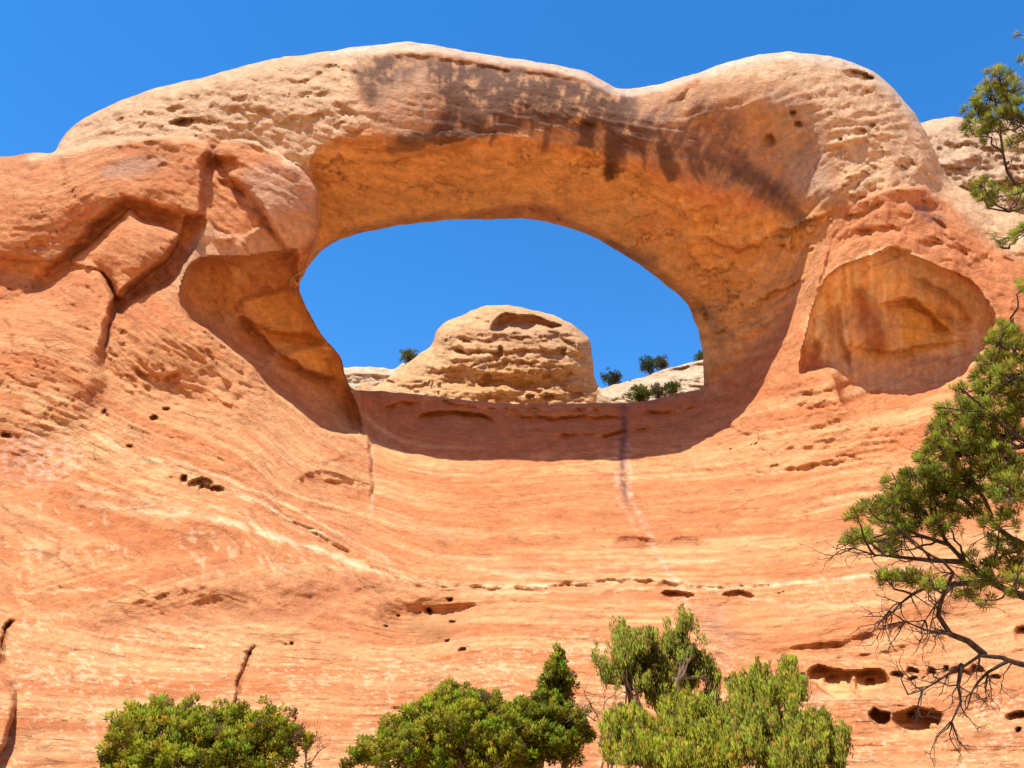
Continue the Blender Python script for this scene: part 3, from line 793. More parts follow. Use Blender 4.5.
# cream rock on top
C = mixc(C, Z_paleL * 0.92, CREAM)
C = mixc(C, Z_paleR * 0.9, CREAM)
C = mixc(C, (Z_paleL + Z_paleR) * smooth(0.35 + 1.8 * n2) * 0.35, (0.44, 0.26, 0.15))
C = mixc(C, (Z_paleL + Z_paleR) * smooth(0.1 + 2.0 * n4) * 0.3, (0.66, 0.5, 0.33))
Z_humpA = weight([(100, 170), (145, 155), (170, 160), (150, 172), (120, 178)], 6)
C = mixc(C, Z_humpA * 0.5, (0.36, 0.25, 0.18))
C = mixc(C, weight([(838, 205), (890, 190), (920, 188), (960, 210), (1010, 260), (1030, 330), (985, 300), (940, 268), (892, 247), (850, 262), (826, 275)], 8) * 0.45, (0.55, 0.22, 0.095))
C = mixc(C, weight([(912, 205), (925, 198), (942, 208), (945, 222), (930, 226), (915, 216)], 5) * smooth(0.6 + 2 * n4) * 0.75, (0.22, 0.12, 0.09))
# spur sides
C = mixc(C, weight([(250, 165), (300, 170), (318, 195), (318, 232), (300, 254), (284, 250), (268, 222), (245, 190)], 7) * 0.6, (0.56, 0.36, 0.235))
C = mixc(C, weight([(205, 222), (235, 238), (260, 228), (284, 250), (240, 258), (200, 262), (185, 280), (165, 300), (190, 250)], 7) * 0.5, (0.62, 0.43, 0.26))
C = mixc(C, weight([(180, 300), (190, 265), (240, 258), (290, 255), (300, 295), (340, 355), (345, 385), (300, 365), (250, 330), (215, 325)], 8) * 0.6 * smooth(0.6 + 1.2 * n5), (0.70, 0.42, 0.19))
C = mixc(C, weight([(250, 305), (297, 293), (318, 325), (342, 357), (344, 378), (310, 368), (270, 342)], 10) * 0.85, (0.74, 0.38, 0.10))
C = mixc(C, weight([(212, 275), (228, 278), (240, 310), (225, 318), (214, 300)], 7) * 0.6, (0.52, 0.24, 0.07))
# right alcove: painted bounce light and shade, stained panels hanging from its roof
strk = fbm(G.WX / 7, G.Y / 90, 71, 4, 0.6)
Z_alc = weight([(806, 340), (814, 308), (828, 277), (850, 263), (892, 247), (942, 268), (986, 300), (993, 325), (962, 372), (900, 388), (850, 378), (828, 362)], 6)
C = mixc(C, Z_alc * 0.85, (0.74, 0.44, 0.19))  # alcove wall brightened to stand in for bounced light
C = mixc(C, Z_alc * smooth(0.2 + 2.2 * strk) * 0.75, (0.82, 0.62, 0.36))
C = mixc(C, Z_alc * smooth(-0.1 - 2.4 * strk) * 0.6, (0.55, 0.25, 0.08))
C = mixc(C, Z_alc * smooth((G.Y - 345) / 18) * 0.6, (0.50, 0.26, 0.13))  # shadow low in the alcove, painted as brown
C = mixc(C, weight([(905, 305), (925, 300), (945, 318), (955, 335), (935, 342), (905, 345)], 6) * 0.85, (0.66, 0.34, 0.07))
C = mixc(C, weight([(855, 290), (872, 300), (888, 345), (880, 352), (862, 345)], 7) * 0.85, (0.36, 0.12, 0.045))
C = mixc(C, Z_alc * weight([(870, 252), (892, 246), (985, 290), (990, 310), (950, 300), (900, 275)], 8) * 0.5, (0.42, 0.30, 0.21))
# lip under the span: red-brown painted in to warm its shadow; water streak
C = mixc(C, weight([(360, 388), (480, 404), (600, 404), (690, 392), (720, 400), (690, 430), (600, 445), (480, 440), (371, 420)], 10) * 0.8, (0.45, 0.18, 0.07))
stx = 624 + 6 * fbm(G.Y / 60, G.Y * 0 + 3, 81, 2) + np.where(G.Y > 500, (G.Y - 500) * 0.55, 0)
stw = np.exp(-((G.X - stx) / 4.2) ** 2) * smooth((G.Y - 396) / 12) * (1 - smooth((G.Y - 488) / 30))
C = mixc(C, stw * 0.85 * smooth(0.75 + 1.5 * n4), (0.10, 0.065, 0.06))
stp = np.exp(-((G.X - stx - 6) / 3.5) ** 2) * smooth((G.Y - 430) / 20) * (1 - smooth((G.Y - 600) / 40)) + 0.6 * np.exp(-((G.X - stx + 6) / 3) ** 2) * smooth((G.Y - 430) / 20) * (1 - smooth((G.Y - 520) / 30))
C = mixc(C, stp * 0.5 * smooth(0.5 + 1.4 * n4), (0.66, 0.48, 0.36))
C = mixc(C, np.exp(-((G.X - 372) / 2.6) ** 2) * smooth((G.Y - 436) / 6) * (1 - smooth((G.Y - 500) / 40)) * 0.5 * smooth(0.7 + 1.2 * n4), (0.68, 0.44, 0.26))
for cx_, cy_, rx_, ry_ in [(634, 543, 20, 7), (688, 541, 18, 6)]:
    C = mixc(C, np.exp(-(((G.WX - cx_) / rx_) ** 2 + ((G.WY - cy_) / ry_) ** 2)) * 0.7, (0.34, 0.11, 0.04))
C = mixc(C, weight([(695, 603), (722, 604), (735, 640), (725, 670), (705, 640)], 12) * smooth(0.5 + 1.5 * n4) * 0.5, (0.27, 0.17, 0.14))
C = mixc(C, weight([(370, 615), (395, 598), (450, 596), (470, 620), (430, 640), (390, 640)], 10) * smooth(0.5 + 1.2 * n5) * 0.85, (0.38, 0.18, 0.07))  # shade of the concave bowl put into the colour
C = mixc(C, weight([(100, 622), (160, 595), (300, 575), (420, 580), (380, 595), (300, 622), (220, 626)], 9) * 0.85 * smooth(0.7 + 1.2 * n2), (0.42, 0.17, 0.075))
for pg in (HA, HB1, HB2):  # pocket insides lightened: fresh orange rock plus painted bounce light
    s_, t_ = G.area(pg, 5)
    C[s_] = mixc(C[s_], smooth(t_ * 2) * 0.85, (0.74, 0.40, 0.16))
# pale seam lines
for l, w_, a_ in [(SEAM[2:7], 3.0, 0.8), (SEAM[6:], 2.3, 0.9), ([(0, 462), (120, 495), (250, 530), (340, 556), (400, 582)], 2.2, .7), ([(150, 452), (250, 488), (330, 528), (410, 574)], 1.6, .7), ([(200, 514), (300, 546), (420, 586)], 1.8, .7), ([(440, 592), (560, 592), (650, 588), (760, 592)], 1.4, .6), ([(60, 500), (150, 512), (230, 520), (300, 545), (380, 575)], 3.5, 0.6), ([(0, 592), (50, 592), (110, 588), (150, 575)], 1.5, 0.6), ([(180, 506), (230, 510), (245, 511)], 1.6, 0.6),
                  ([(400, 660), (470, 668), (520, 668), (600, 660)], 2, 0.5), ([(590, 600), (640, 568), (700, 560)], 2, .35), ([(440, 560), (520, 575), (640, 565), (760, 560)], 2.5, .4), ([(720, 590), (800, 605), (900, 600)], 2, .4), ([(128, 625), (190, 627), (256, 628)], 1.4, .5)]:
    L = catmull(l, step=6); s = G.win(L, 12)
    d, _, _, _, t = poly_dist(L, G.WX[s], G.WY[s])
    C[s] = mixc(C[s], np.exp(-(d / w_) ** 2) * a_ * smooth(t / .15) * smooth((1 - t) / .15) * smooth(0.7 + 1.2 * n2[s]), (0.72, 0.53, 0.30))

# underside colour: orange raised to stand in for bounced light
CV = np.empty_like(C); CV[:] = ORANGE
nv = fbm(G.X / 45, (G.Y + 0.25 * G.X) / 14, 91, 5, 0.6); nv2 = fbm(G.X / 22, G.Y / 20, 92, 5, 0.6)
CV = mixc(CV, smooth(0.35 + 1.5 * nv) * 0.5, (0.58, 0.30, 0.10))
CV = mixc(CV, smooth(0.1 + 2.1 * nv2) * 0.5, (0.54, 0.25, 0.085))
nv3 = fbm(G.X / 90 + G.Y / 60, (G.Y + 0.3 * np.abs(G.X - 540)) / 7, 93, 5, 0.6)
CV = mixc(CV, smooth(0.1 + 2.6 * nv3) * 0.5, (0.72, 0.44, 0.19))
CV = mixc(CV, smooth(0.0 - 2.6 * nv3) * 0.4, (0.55, 0.25, 0.08))
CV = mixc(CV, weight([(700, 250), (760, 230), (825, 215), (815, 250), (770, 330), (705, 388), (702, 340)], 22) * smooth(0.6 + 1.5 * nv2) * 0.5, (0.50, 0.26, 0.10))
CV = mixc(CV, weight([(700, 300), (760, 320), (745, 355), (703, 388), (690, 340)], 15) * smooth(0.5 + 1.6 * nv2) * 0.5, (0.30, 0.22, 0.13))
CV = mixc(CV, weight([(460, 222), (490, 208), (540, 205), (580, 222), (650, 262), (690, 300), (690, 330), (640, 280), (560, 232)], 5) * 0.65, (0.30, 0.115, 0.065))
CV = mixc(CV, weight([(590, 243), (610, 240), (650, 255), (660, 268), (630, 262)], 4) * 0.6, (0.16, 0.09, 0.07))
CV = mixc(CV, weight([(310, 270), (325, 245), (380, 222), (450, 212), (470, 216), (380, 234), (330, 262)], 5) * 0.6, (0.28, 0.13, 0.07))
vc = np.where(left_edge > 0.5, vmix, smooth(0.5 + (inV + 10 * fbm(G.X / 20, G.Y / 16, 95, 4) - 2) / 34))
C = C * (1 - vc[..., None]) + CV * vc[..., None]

# desert varnish on the face of the span: dark sheets with hanging streaks
fall = G.X + 0.55 * (G.Y - 60) * smooth((G.X - 420) / 250) - 0.35 * (G.Y - 60) * smooth((430 - G.X) / 100)
hang = fbm(fall / 13, G.Y / 70, 101, 5, 0.6); hang2 = fbm(fall / 30, G.Y / 120, 102, 4)
pat = fbm(G.X / 16, G.Y / 14, 103, 5, 0.6)
hf = fbm(fall / 4.5, G.Y / 90, 104, 4, 0.6)
Z_face = weight([(352, 68), (375, 58), (430, 58), (500, 66), (580, 80), (625, 92), (680, 88), (730, 78), (790, 86), (822, 120), (838, 200), (812, 206), (780, 205), (740, 190), (690, 178), (640, 158), (600, 148), (540, 138), (500, 130), (440, 142), (400, 150), (375, 124), (362, 100)], 6)
C = mixc(C, Z_face * 0.9, (0.47, 0.26, 0.13))
Z_v1 = weight([(354, 66), (372, 56), (415, 58), (412, 78), (380, 92), (372, 108), (362, 92)], 7)
Z_v2 = weight([(425, 58), (500, 64), (580, 80), (628, 92), (640, 110), (640, 150), (600, 140), (560, 128), (520, 122), (480, 128), (455, 138), (430, 135), (440, 110), (432, 85)], 9)
Z_v3 = weight([(640, 112), (700, 100), (740, 120), (752, 160), (800, 200), (770, 205), (720, 180), (680, 165), (650, 155), (625, 150)], 9)
C = mixc(C, Z_v1 * smooth(0.5 + 2.2 * (0.12 + 0.9 * pat + 0.2 * hf)) * 0.9, VARN)
C = mixc(C, Z_v2 * smooth(0.5 + 2.8 * (0.16 + 0.40 * hang + 0.75 * pat + 0.20 * hf)) * 0.92, VARN)
C = mixc(C, Z_v3 * smooth(0.5 + 2.4 * (0.04 + 0.45 * hang + 0.5 * pat + 0.4 * hf)) * 0.85, (0.20, 0.11, 0.075))
C = mixc(C, weight([(375, 95), (415, 62), (432, 80), (440, 110), (425, 135), (395, 140), (378, 120)], 8) * smooth(0.45 + 1.7 * hang) * 0.55, (0.44, 0.27, 0.17))
for l, w_, a_ in [([(390, 146), (420, 136), (445, 140), (470, 134), (500, 127), (530, 122)], 4.5, .8), ([(384, 152), (410, 148), (430, 140)], 3, .6), ([(592, 118), (588, 135), (584, 150)], 8, .85), ([(620, 110), (616, 140), (612, 160), (610, 178)], 8, .9), ([(608, 160), (609, 172), (611, 181)], 4, .9),
                  ([(655, 140), (664, 155), (668, 170), (674, 184)], 5, .85), ([(548, 95), (540, 112), (546, 126)], 10, .6), ([(700, 150), (740, 172), (780, 205), (815, 225)], 7, .55), ([(720, 135), (760, 175), (800, 212)], 5, .4)]:
    L = catmull(l, step=5); s = G.win(L, w_ * 3)
    d, _, _, _, t = poly_dist(L, G.WX[s], G.WY[s])
    C[s] = mixc(C[s], smooth(1.6 - d / w_ + 0.9 * pat[s]) * a_ * smooth(t / .1) * smooth((1 - t) / .1), VARN)
fr = np.random.default_rng(77)
for k in range(26):
    x0 = fr.uniform(425, 700); y0 = np.interp(x0, [425, 520, 600, 700], [128, 125, 132, 165]) + fr.uniform(-14, 4)
    ln = fr.uniform(12, 42); w_ = fr.uniform(2.5, 6); sl = np.interp(x0, [425, 520, 600, 700], [-0.5, -0.1, 0.1, 0.5]) + fr.normal(0, .15)
    L = np.array([(x0 - sl * 12, y0 - 18), (x0, y0), (x0 + sl * ln * .5, y0 + ln * .5), (x0 + sl * ln, y0 + ln)]); s = G.win(L, w_ * 3)
    d, _, _, _, t = poly_dist(L, G.WX[s], G.WY[s])
    C[s] = mixc(C[s], smooth(1.5 - d / (w_ * (1.1 - 0.7 * t)) + 0.8 * pat[s]) * 0.65 * smooth(t / .1) * smooth((1 - t) / .25), (0.15, 0.075, 0.045))
Z_or = weight([(690, 110), (740, 95), (750, 120), (720, 140), (745, 165), (700, 150)], 8)
C = mixc(C, Z_or * smooth(0.2 + 2 * pat) * 0.6, (0.45, 0.2, 0.08))
C = mixc(C, weight([(770, 90), (822, 115), (832, 180), (838, 205), (800, 190), (775, 140)], 10) * 0.55, (0.44, 0.32, 0.22))
# bright rim along the very top: sunlight on the edge painted into the colour
C = mixc(C, (1 - smooth((d_out - 5 - 4 * n5) / 5)) * (G.Y < 130) * (G.X > 330) * 0.8, (0.62, 0.48, 0.34))
# black rock varnish inside small recesses reads from depth alone; add general fine mottling
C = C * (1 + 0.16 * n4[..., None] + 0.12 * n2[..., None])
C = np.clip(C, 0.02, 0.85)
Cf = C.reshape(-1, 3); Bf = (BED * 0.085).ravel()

# --- split the sheet into its masses
SLOPE = [(-500, 430), (0, 395), (150, 400), (260, 440), (330, 475), (371, 495), (371, 440), (352, 386), (400, 380), (700, 380), (703, 388), (722, 440), (750, 472), (850, 465), (1024, 440), (1500, 430), (1500, 950), (-500, 950)]
SPAN = [(332, 20), (332, 141), (318, 195), (318, 235), (296, 289), (420, 330), (660, 375), (703, 388), (745, 355), (790, 300), (815, 246), (836, 206), (826, 170), (822, 20)]
is_slope = in_poly(SLOPE, ccx, ccy)
is_span = in_poly(SPAN, ccx, ccy) & ~is_slope
is_left = ~is_slope & ~is_span & (ccx < 512)
is_right = ~is_slope & ~is_span & (ccx >= 512)

# back of the rock: closes every mass behind its silhouette
dmin = np.minimum(d_out, d_hole + 1e3 * (lipw > 0.5))
Yb = YY + (np.maximum(59.5 - YY, 0) + 1.2) * (1 - np.exp(-dmin / 9.0)) + 0.5 * fbm(G.X / 60, G.Y / 60, 121, 3) * smooth(dmin / 20)
Pb = unp(SX, SY, Yb).reshape(-1, 3)
NB = -sheet_normals(Pb, cells)

def mass(name, sel, parent, back=True):
    c = cells[sel]
    V, q, (n, col, b) = compact(Pf, c, NF, Cf, Bf)
    if back:
        V2, q2, (n2_, col2, b2) = compact(Pb, c, NB, Cf, Bf)
        q = np.vstack([q, q2[:, ::-1] + len(V)])
        V = np.vstack([V, V2]); n = np.vstack([n, n2_]); col = np.vstack([col, col2]); b = np.concatenate([b, b2])
    if parent:
        V = V - np.array(parent.location)
    return make_mesh(name, V, q, ROCK, n, col, {'bed': b}, parent)

arch = empty('sandstone_arch', (0.0, 52.0, 24.0))
tag(arch, 'huge natural sandstone arch with dark varnish streaks framing an oval window of sky', 'rock arch')
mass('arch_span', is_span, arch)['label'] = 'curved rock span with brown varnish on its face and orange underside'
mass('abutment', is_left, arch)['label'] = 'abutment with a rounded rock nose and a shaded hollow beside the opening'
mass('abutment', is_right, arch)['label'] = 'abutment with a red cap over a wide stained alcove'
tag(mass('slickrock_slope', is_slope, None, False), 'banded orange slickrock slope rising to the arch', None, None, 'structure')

# ------------------------------------------------------------------ ground, terrace and rocks behind the opening
def flat_sheet(name, x0, x1, y0, y1, z, n, amp, mat, col, seed, hill=None):
    gx = np.linspace(x0, x1, n); gy = np.linspace(y0, y1, n)
    A, B = np.meshgrid(gx, gy)
    Zz = z + amp * fbm(A / 25, B / 25, seed, 4)
    if hill is not None:
        Zz = Zz + hill(A, B)
    V = np.stack([A, B, Zz], -1).reshape(-1, 3)
    ii = np.arange(n * n).reshape(n, n)
    q = np.stack([ii[:-1, :-1], ii[:-1, 1:], ii[1:, 1:], ii[1:, :-1]], -1).reshape(-1, 4)
    cc = np.array(col) * (1 + 0.2 * fbm(A / 6, B / 6, seed + 5, 4))[..., None]
    return make_mesh(name, V, q, mat, None, cc.reshape(-1, 3), {'bed': V[:, 2] * 2 + V[:, 1] * 0.3})

# the canyon floor, with an unseen hillside added to bounce warm light
def added_hillside(A, B):
    r = np.hypot(A, B * 1.05)
    return 115 * smooth((r - 44 - 10 * fbm(A / 60, B / 60, 205, 3)) / 105) * smooth((48 - B) / 25) + 9 * fbm(A / 35, B / 35, 206, 4) * smooth((r - 60) / 60) * smooth((40 - B) / 25)

tag(flat_sheet('ground', -1500, 1500, -1500, 1500, -0.12, 420, 0.1, ROCK, (0.68, 0.41, 0.21), 200, added_hillside), kind='structure')
tag(flat_sheet('rock_terrace', -140, 160, 57.5, 220, 23.5, 120, 0.8, ROCK, (0.56, 0.37, 0.21), 210), kind='structure')


def rock_mass(name, outline, base, bulge, w, thick, col_fn, feat_fn, step=1.25, seed=300, jagk=1.6, amp=0.6, bedk=5.0, bedh=0.5, tilt=0.0):
    bedh *= 0.6
    p = np.array(outline, float)
    x0, y0 = p.min(0); x1, y1 = p.max(0)
    g = Grid(np.arange(x0 - 4, x1 + 4, step), np.arange(y0 - 4, y1 + 4, step), 1.6, seed)
    O = catmull(outline, True, 3)
    O = O + np.stack([fbm(O[:, 0] / 12, O[:, 1] / 12, seed + 1, 4), fbm(O[:, 0] / 12 + 9, O[:, 1] / 12, seed + 2, 4)], -1) * jagk
    d, nx_, ny_, _, _ = poly_dist(O, g.X, g.Y, True)
    ins = in_poly(O, g.X, g.Y)
    d = np.where(ins, d, 0)
    t = np.clip(d / w, 0, 1)
    D = base + tilt * (y1 - g.Y) - bulge * np.sqrt(1 - (1 - t) ** 2)
    D = np.array(D)
    feat_fn(g, D)
    bd = g.WY / bedk + 1.5 * fbm(g.X / 60, g.Y / 40, seed + 3, 3)
    sw = bd - np.floor(bd)
    D += bedh * (np.where(sw < 0.75, sw / 0.75, (1 - sw) / 0.25) - 0.5) * smooth(0.5 + 2 * fbm(g.X / 40, g.Y / 9, seed + 4, 3)) * smooth(t * 6)
    D += amp * (fbm(g.X / 22, g.Y / 9, seed + 5, 5, 0.6) + 0.5 * fbm(g.X / 45, g.Y / 35, seed + 6, 3) - 0.4 * ridged(g.X / 26, g.Y / 14, seed + 7, 3)) * smooth(t * 5)
    a1 = fbm(g.X / 12, g.Y / 12, seed + 8, 4); a2 = fbm(g.X / 12, g.Y / 12, seed + 9, 4)
    h1, _e = plates(g.X / 20 + 0.8 * a1, g.WY / 7 + 0.8 * a2, seed); h2, _e = plates(g.X / 8 + 0.8 * a2, g.WY / 3 + 0.8 * a1, seed + 1)
    D += amp * (1.1 * (h1 - 0.5) + 0.5 * (h2 - 0.5)) * smooth(t * 6)
    XX = np.where(ins, g.X, nx_); YX = np.where(ins, g.Y, ny_)
    Pm = unp(XX, YX, D).reshape(-1, 3)
    Db = D + 0.3 + (base + thick - D) * (1 - np.exp(-d / 7.0)); Db = np.where(ins, Db, D)
    Pk = unp(XX, YX, Db).reshape(-1, 3)
    r, c = g.X.shape
    ii = np.arange(r * c).reshape(r, c)
    q = np.stack([ii[:-1, :-1], ii[1:, :-1], ii[1:, 1:], ii[:-1, 1:]], -1).reshape(-1, 4)
    q = q[ins.ravel()[q].any(1)]
    cl = np.clip(col_fn(g), 0.02, 0.85).reshape(-1, 3)
    bed = (g.WY * 0.18).ravel()
    V, qa, (ca, ba) = compact(Pm, q, cl, bed)
    V2, qb, (cb, bb) = compact(Pk, q, cl, bed)
    return make_mesh(name, np.vstack([V, V2]), np.vstack([qa, qb[:, ::-1] + len(V)]), ROCK, None, np.vstack([ca, cb]), {'bed': np.concatenate([ba, bb])})


def cream_col(g, seed, a=(0.66, 0.395, 0.19), b=(0.54, 0.265, 0.11)):
    Cc = np.empty(g.X.shape + (3,)); Cc[:] = a
    Cc = mixc(Cc, smooth(0.4 + 1.6 * fbm(g.X / 30, g.WY / 6, seed, 5, 0.6)) * 0.6, b)
    return Cc * (1 + 0.2 * fbm(g.X / 6, g.Y / 5, seed + 1, 3))[..., None]


def dome_feat(g, D):
    g.carve(D, [(490, 331), (495, 320), (506, 313), (520, 316), (534, 316), (548, 321), (562, 326), (552, 330), (540, 327), (529, 333), (514, 330), (503, 334)], 2.8, 6)
    g.carve(D, [(440, 386), (442, 374), (460, 366), (490, 370), (520, 372), (550, 370), (575, 376), (572, 388), (540, 394), (500, 392), (460, 394)], 1.1, 12, False)
    for l, h in [([(434, 345), (465, 350), (500, 352), (545, 350), (592, 358)], 1.5), ([(450, 335), (480, 340), (500, 338), (520, 342)], 1.0), ([(548, 330), (565, 340), (580, 350)], 1.2), ([(440, 362), (475, 360), (520, 362), (570, 366)], 0.9),
                 ([(560, 345), (575, 352), (585, 362)], 1.0), ([(420, 372), (450, 370), (470, 366)], 0.7), ([(380, 384), (400, 380), (430, 384)], 0.7), ([(430, 322), (470, 318), (495, 312)], 0.5)]:
        g.step(D, l, h * 0.6, 6, 1.6, 0.25, True, False)
    for a in [(390, 383, 5, 1.8), (466, 343, 5, 2.5), (489, 378, 4, 5), (563, 352, 4, 4), (576, 395, 7, 3.5), (548, 398, 6, 2.5), (460, 352, 6, 2), (547, 376, 5, 2.5), (500, 352, 3, 6), (530, 397, 4, 2)]:
        g.pit(D, *a, 1.1)
    rr = np.random.default_rng(5)
    for k in range(60):
        cx, cy = rr.uniform(400, 596), rr.uniform(315, 402)
        g.step(D, [(cx, cy), (cx + rr.uniform(4, 10), cy + rr.normal(0, 1)), (cx + rr.uniform(11, 20), cy + rr.normal(1, 2))], rr.uniform(0.2, 0.6), 3.5, 1.2, 0.25, True, False)


def dome_col(g):
    Cc = cream_col(g, 401)
    Cc = mixc(Cc, np.exp(-(((g.X - 510) / 60) ** 2 + ((g.Y - 380) / 14) ** 2)) * 0.75, (0.58, 0.30, 0.10))
    Cc = mixc(Cc, np.exp(-(((g.X - 485) / 4) ** 2 + ((g.Y - 362) / 12) ** 2)) * 0.5, (0.7, 0.5, 0.36))
    Cc = mixc(Cc, np.exp(-(((g.X - 525) / 55) ** 2 + ((g.Y - 335) / 14) ** 2)) * 0.4, (0.44, 0.22, 0.12))
    return Cc

dome = rock_mass('sandstone_dome', [(355, 394), (376, 386), (396, 372), (420, 354), (432, 344), (436, 331), (446, 322), (465, 314), (480, 307), (500, 305), (520, 307), (545, 313), (565, 320), (580, 330), (590, 340), (592, 353), (594, 372), (598, 386), (604, 404), (615, 520), (330, 520)],
                 90, 9, 75, 22, dome_col, dome_feat, amp=0.42)
tag(dome, 'cream sandstone dome with a small cave, seen through the opening', 'rock dome')
slab_feat = lambda g, D: g.step(D, [(600, 386), (640, 377), (680, 368), (720, 360)], 0.8, 6, 1.2, 0.1, True, False)
slab = rock_mass('pale_rock_slab', [(596, 400), (604, 388), (622, 383), (640, 378), (652, 374), (668, 368), (690, 363), (712, 358), (760, 352), (790, 520), (590, 520)], 84, 4, 60, 25, lambda g: mixc(cream_col(g, 411, (0.66, 0.50, 0.33), (0.60, 0.42, 0.26)), np.exp(-((g.Y - (384 - (g.X - 620) * 0.235)) / 3.5) ** 2) * 0.6, (0.5, 0.3, 0.17)), slab_feat, seed=320, amp=0.35, bedh=0.3)
tag(slab, 'pale sloping rock slab right of the dome below the two dark trees', 'rock slab')
slab2 = rock_mass('pale_rock_slab', [(325, 372), (345, 368), (365, 367), (392, 369), (415, 372), (430, 520), (310, 520)], 97, 3, 50, 20, lambda g: cream_col(g, 421, (0.66, 0.49, 0.32), (0.60, 0.40, 0.23)), lambda g, D: g.step(D, [(335, 378), (365, 375), (400, 378)], 0.8, 4, 1.2, 0.1, True, False), seed=330, amp=0.4)
tag(slab2, 'low flat-topped pale rock slab left of the dome', 'rock slab')
butte_feat = lambda g, D: [g.step(D, l, h, 8, 1.5, 0.15, True, False) for l, h in [([(925, 150), (960, 145), (1000, 150), (1040, 150)], 0.8), ([(935, 165), (970, 168), (1010, 165)], 0.6), ([(945, 130), (980, 128), (1010, 132)], 0.6), ([(960, 185), (990, 182), (1030, 186)], 0.7)]]
butte = rock_mass('pale_butte', [(880, 140), (922, 123), (936, 119), (960, 117), (985, 121), (1024, 119), (1080, 126), (1200, 150), (1330, 210), (1400, 300), (1430, 520), (870, 520)], 82, 10, 120, 25, lambda g: cream_col(g, 431, (0.60, 0.40, 0.235), (0.54, 0.31, 0.165)), butte_feat, step=2.0, seed=340, amp=0.7)
tag(butte, 'pale layered sandstone butte rising behind the right shoulder of the arch', 'butte')
# ------------------------------------------------------------------ trees
def leaf_material(name, trans=0.45):
    m = bpy.data.materials.new(name); m.use_nodes = True
    t = m.node_tree; N = t.nodes; L = t.links
    b = N['Principled BSDF']; b.inputs['Roughness'].default_value = 0.75; b.inputs['Specular IOR Level'].default_value = 0.08
    at = N.new('ShaderNodeAttribute'); at.attribute_name = 'tint'
    nz = N.new('ShaderNodeTexNoise'); nz.inputs['Scale'].default_value = 9; nz.inputs['Detail'].default_value = 3
    geo = N.new('ShaderNodeNewGeometry'); L.new(geo.outputs['Position'], nz.inputs['Vector'])
    mr = N.new('ShaderNodeMapRange'); mr.inputs[3].default_value = 0.7; mr.inputs[4].default_value = 1.3
    L.new(nz.outputs['Fac'], mr.inputs[0])
    sc = N.new('ShaderNodeVectorMath'); sc.operation = 'SCALE'
    L.new(at.outputs['Color'], sc.inputs[0]); L.new(mr.outputs[0], sc.inputs['Scale'])
    L.new(sc.outputs[0], b.inputs['Base Color'])
    tr = N.new('ShaderNodeBsdfTranslucent'); L.new(sc.outputs[0], tr.inputs['Color'])
    mix = N.new('ShaderNodeMixShader'); mix.inputs[0].default_value = trans
    L.new(b.outputs[0], mix.inputs[1]); L.new(tr.outputs[0], mix.inputs[2])
    L.new(mix.outputs[0], N['Material Output'].inputs['Surface'])
    return m


def bark_material(name, c):
    m = bpy.data.materials.new(name); m.use_nodes = True
    t = m.node_tree; N = t.nodes; L = t.links
    b = N['Principled BSDF']; b.inputs['Roughness'].default_value = 0.9; b.inputs['Specular IOR Level'].default_value = 0.15
    nz = N.new('ShaderNodeTexNoise'); nz.inputs['Scale'].default_value = 22; nz.inputs['Detail'].default_value = 6
    geo = N.new('ShaderNodeNewGeometry')
    mp = N.new('ShaderNodeMapping'); mp.inputs['Scale'].default_value = (1, 1, 0.25)
    L.new(geo.outputs['Position'], mp.inputs[0]); L.new(mp.outputs[0], nz.inputs['Vector'])
    rp = N.new('ShaderNodeValToRGB')
    rp.color_ramp.elements[0].position = 0.3; rp.color_ramp.elements[0].color = (*[v * 0.5 for v in c], 1)
    rp.color_ramp.elements[1].position = 0.7; rp.color_ramp.elements[1].color = (*[v * 1.5 for v in c], 1)
    L.new(nz.outputs['Fac'], rp.inputs[0]); L.new(rp.outputs[0], b.inputs['Base Color'])
    bu = N.new('ShaderNodeBump'); bu.inputs['Distance'].default_value = 0.01; L.new(nz.outputs['Fac'], bu.inputs['Height']); L.new(bu.outputs[0], b.inputs['Normal'])
    return m

LEAF = leaf_material('juniper_foliage'); NEEDLE = leaf_material('pine_needles', 0.4)
BARK = bark_material('juniper_bark', (0.17, 0.125, 0.095)); DARKBARK = bark_material('pine_bark', (0.055, 0.04, 0.035)); GREYBARK = bark_material('dead_wood', (0.20, 0.14, 0.11))


class Tubes:
    def __init__(self): self.V = []; self.Q = []; self.n = 0

    def add(self, pts, r0, r1, k=6):
        p = np.asarray(pts, float); n = len(p)
        if n < 2: return
        T = np.gradient(p, axis=0); T /= np.linalg.norm(T, axis=1, keepdims=True) + 1e-9
        ref = np.array([0.3, 1.0, 0.2]); A = np.cross(T, ref); A /= np.linalg.norm(A, axis=1, keepdims=True) + 1e-9
        B = np.cross(T, A)
        rr = np.linspace(r0, r1, n)[:, None, None]
        a = np.arange(k) * 2 * math.pi / k
        R = p[:, None] + rr * (np.cos(a)[None, :, None] * A[:, None] + np.sin(a)[None, :, None] * B[:, None])
        self.V.append(R.reshape(-1, 3))
        i = np.arange(n - 1)[:, None] * k + np.arange(k)[None]
        j = np.arange(n - 1)[:, None] * k + (np.arange(k)[None] + 1) % k
        self.Q.append(np.stack([i, j, j + k, i + k], -1).reshape(-1, 4) + self.n)
        self.n += n * k

    def build(self, name, mat, parent):
        V = np.vstack(self.V) - np.array(parent.location)
        return make_mesh(name, V, np.vstack(self.Q), mat, None, None, None, parent)


def crooked(a, b, n, amp, g):
    a = np.asarray(a, float); b = np.asarray(b, float)
    t = np.linspace(0, 1, n)[:, None]
    p = a * (1 - t) + b * t
    off = np.cumsum(g.normal(0, 1, (n, 3)), 0)
    off -= off[0] + (off[-1] - off[0]) * t
    return p + off * amp * np.linalg.norm(b - a) / math.sqrt(n)


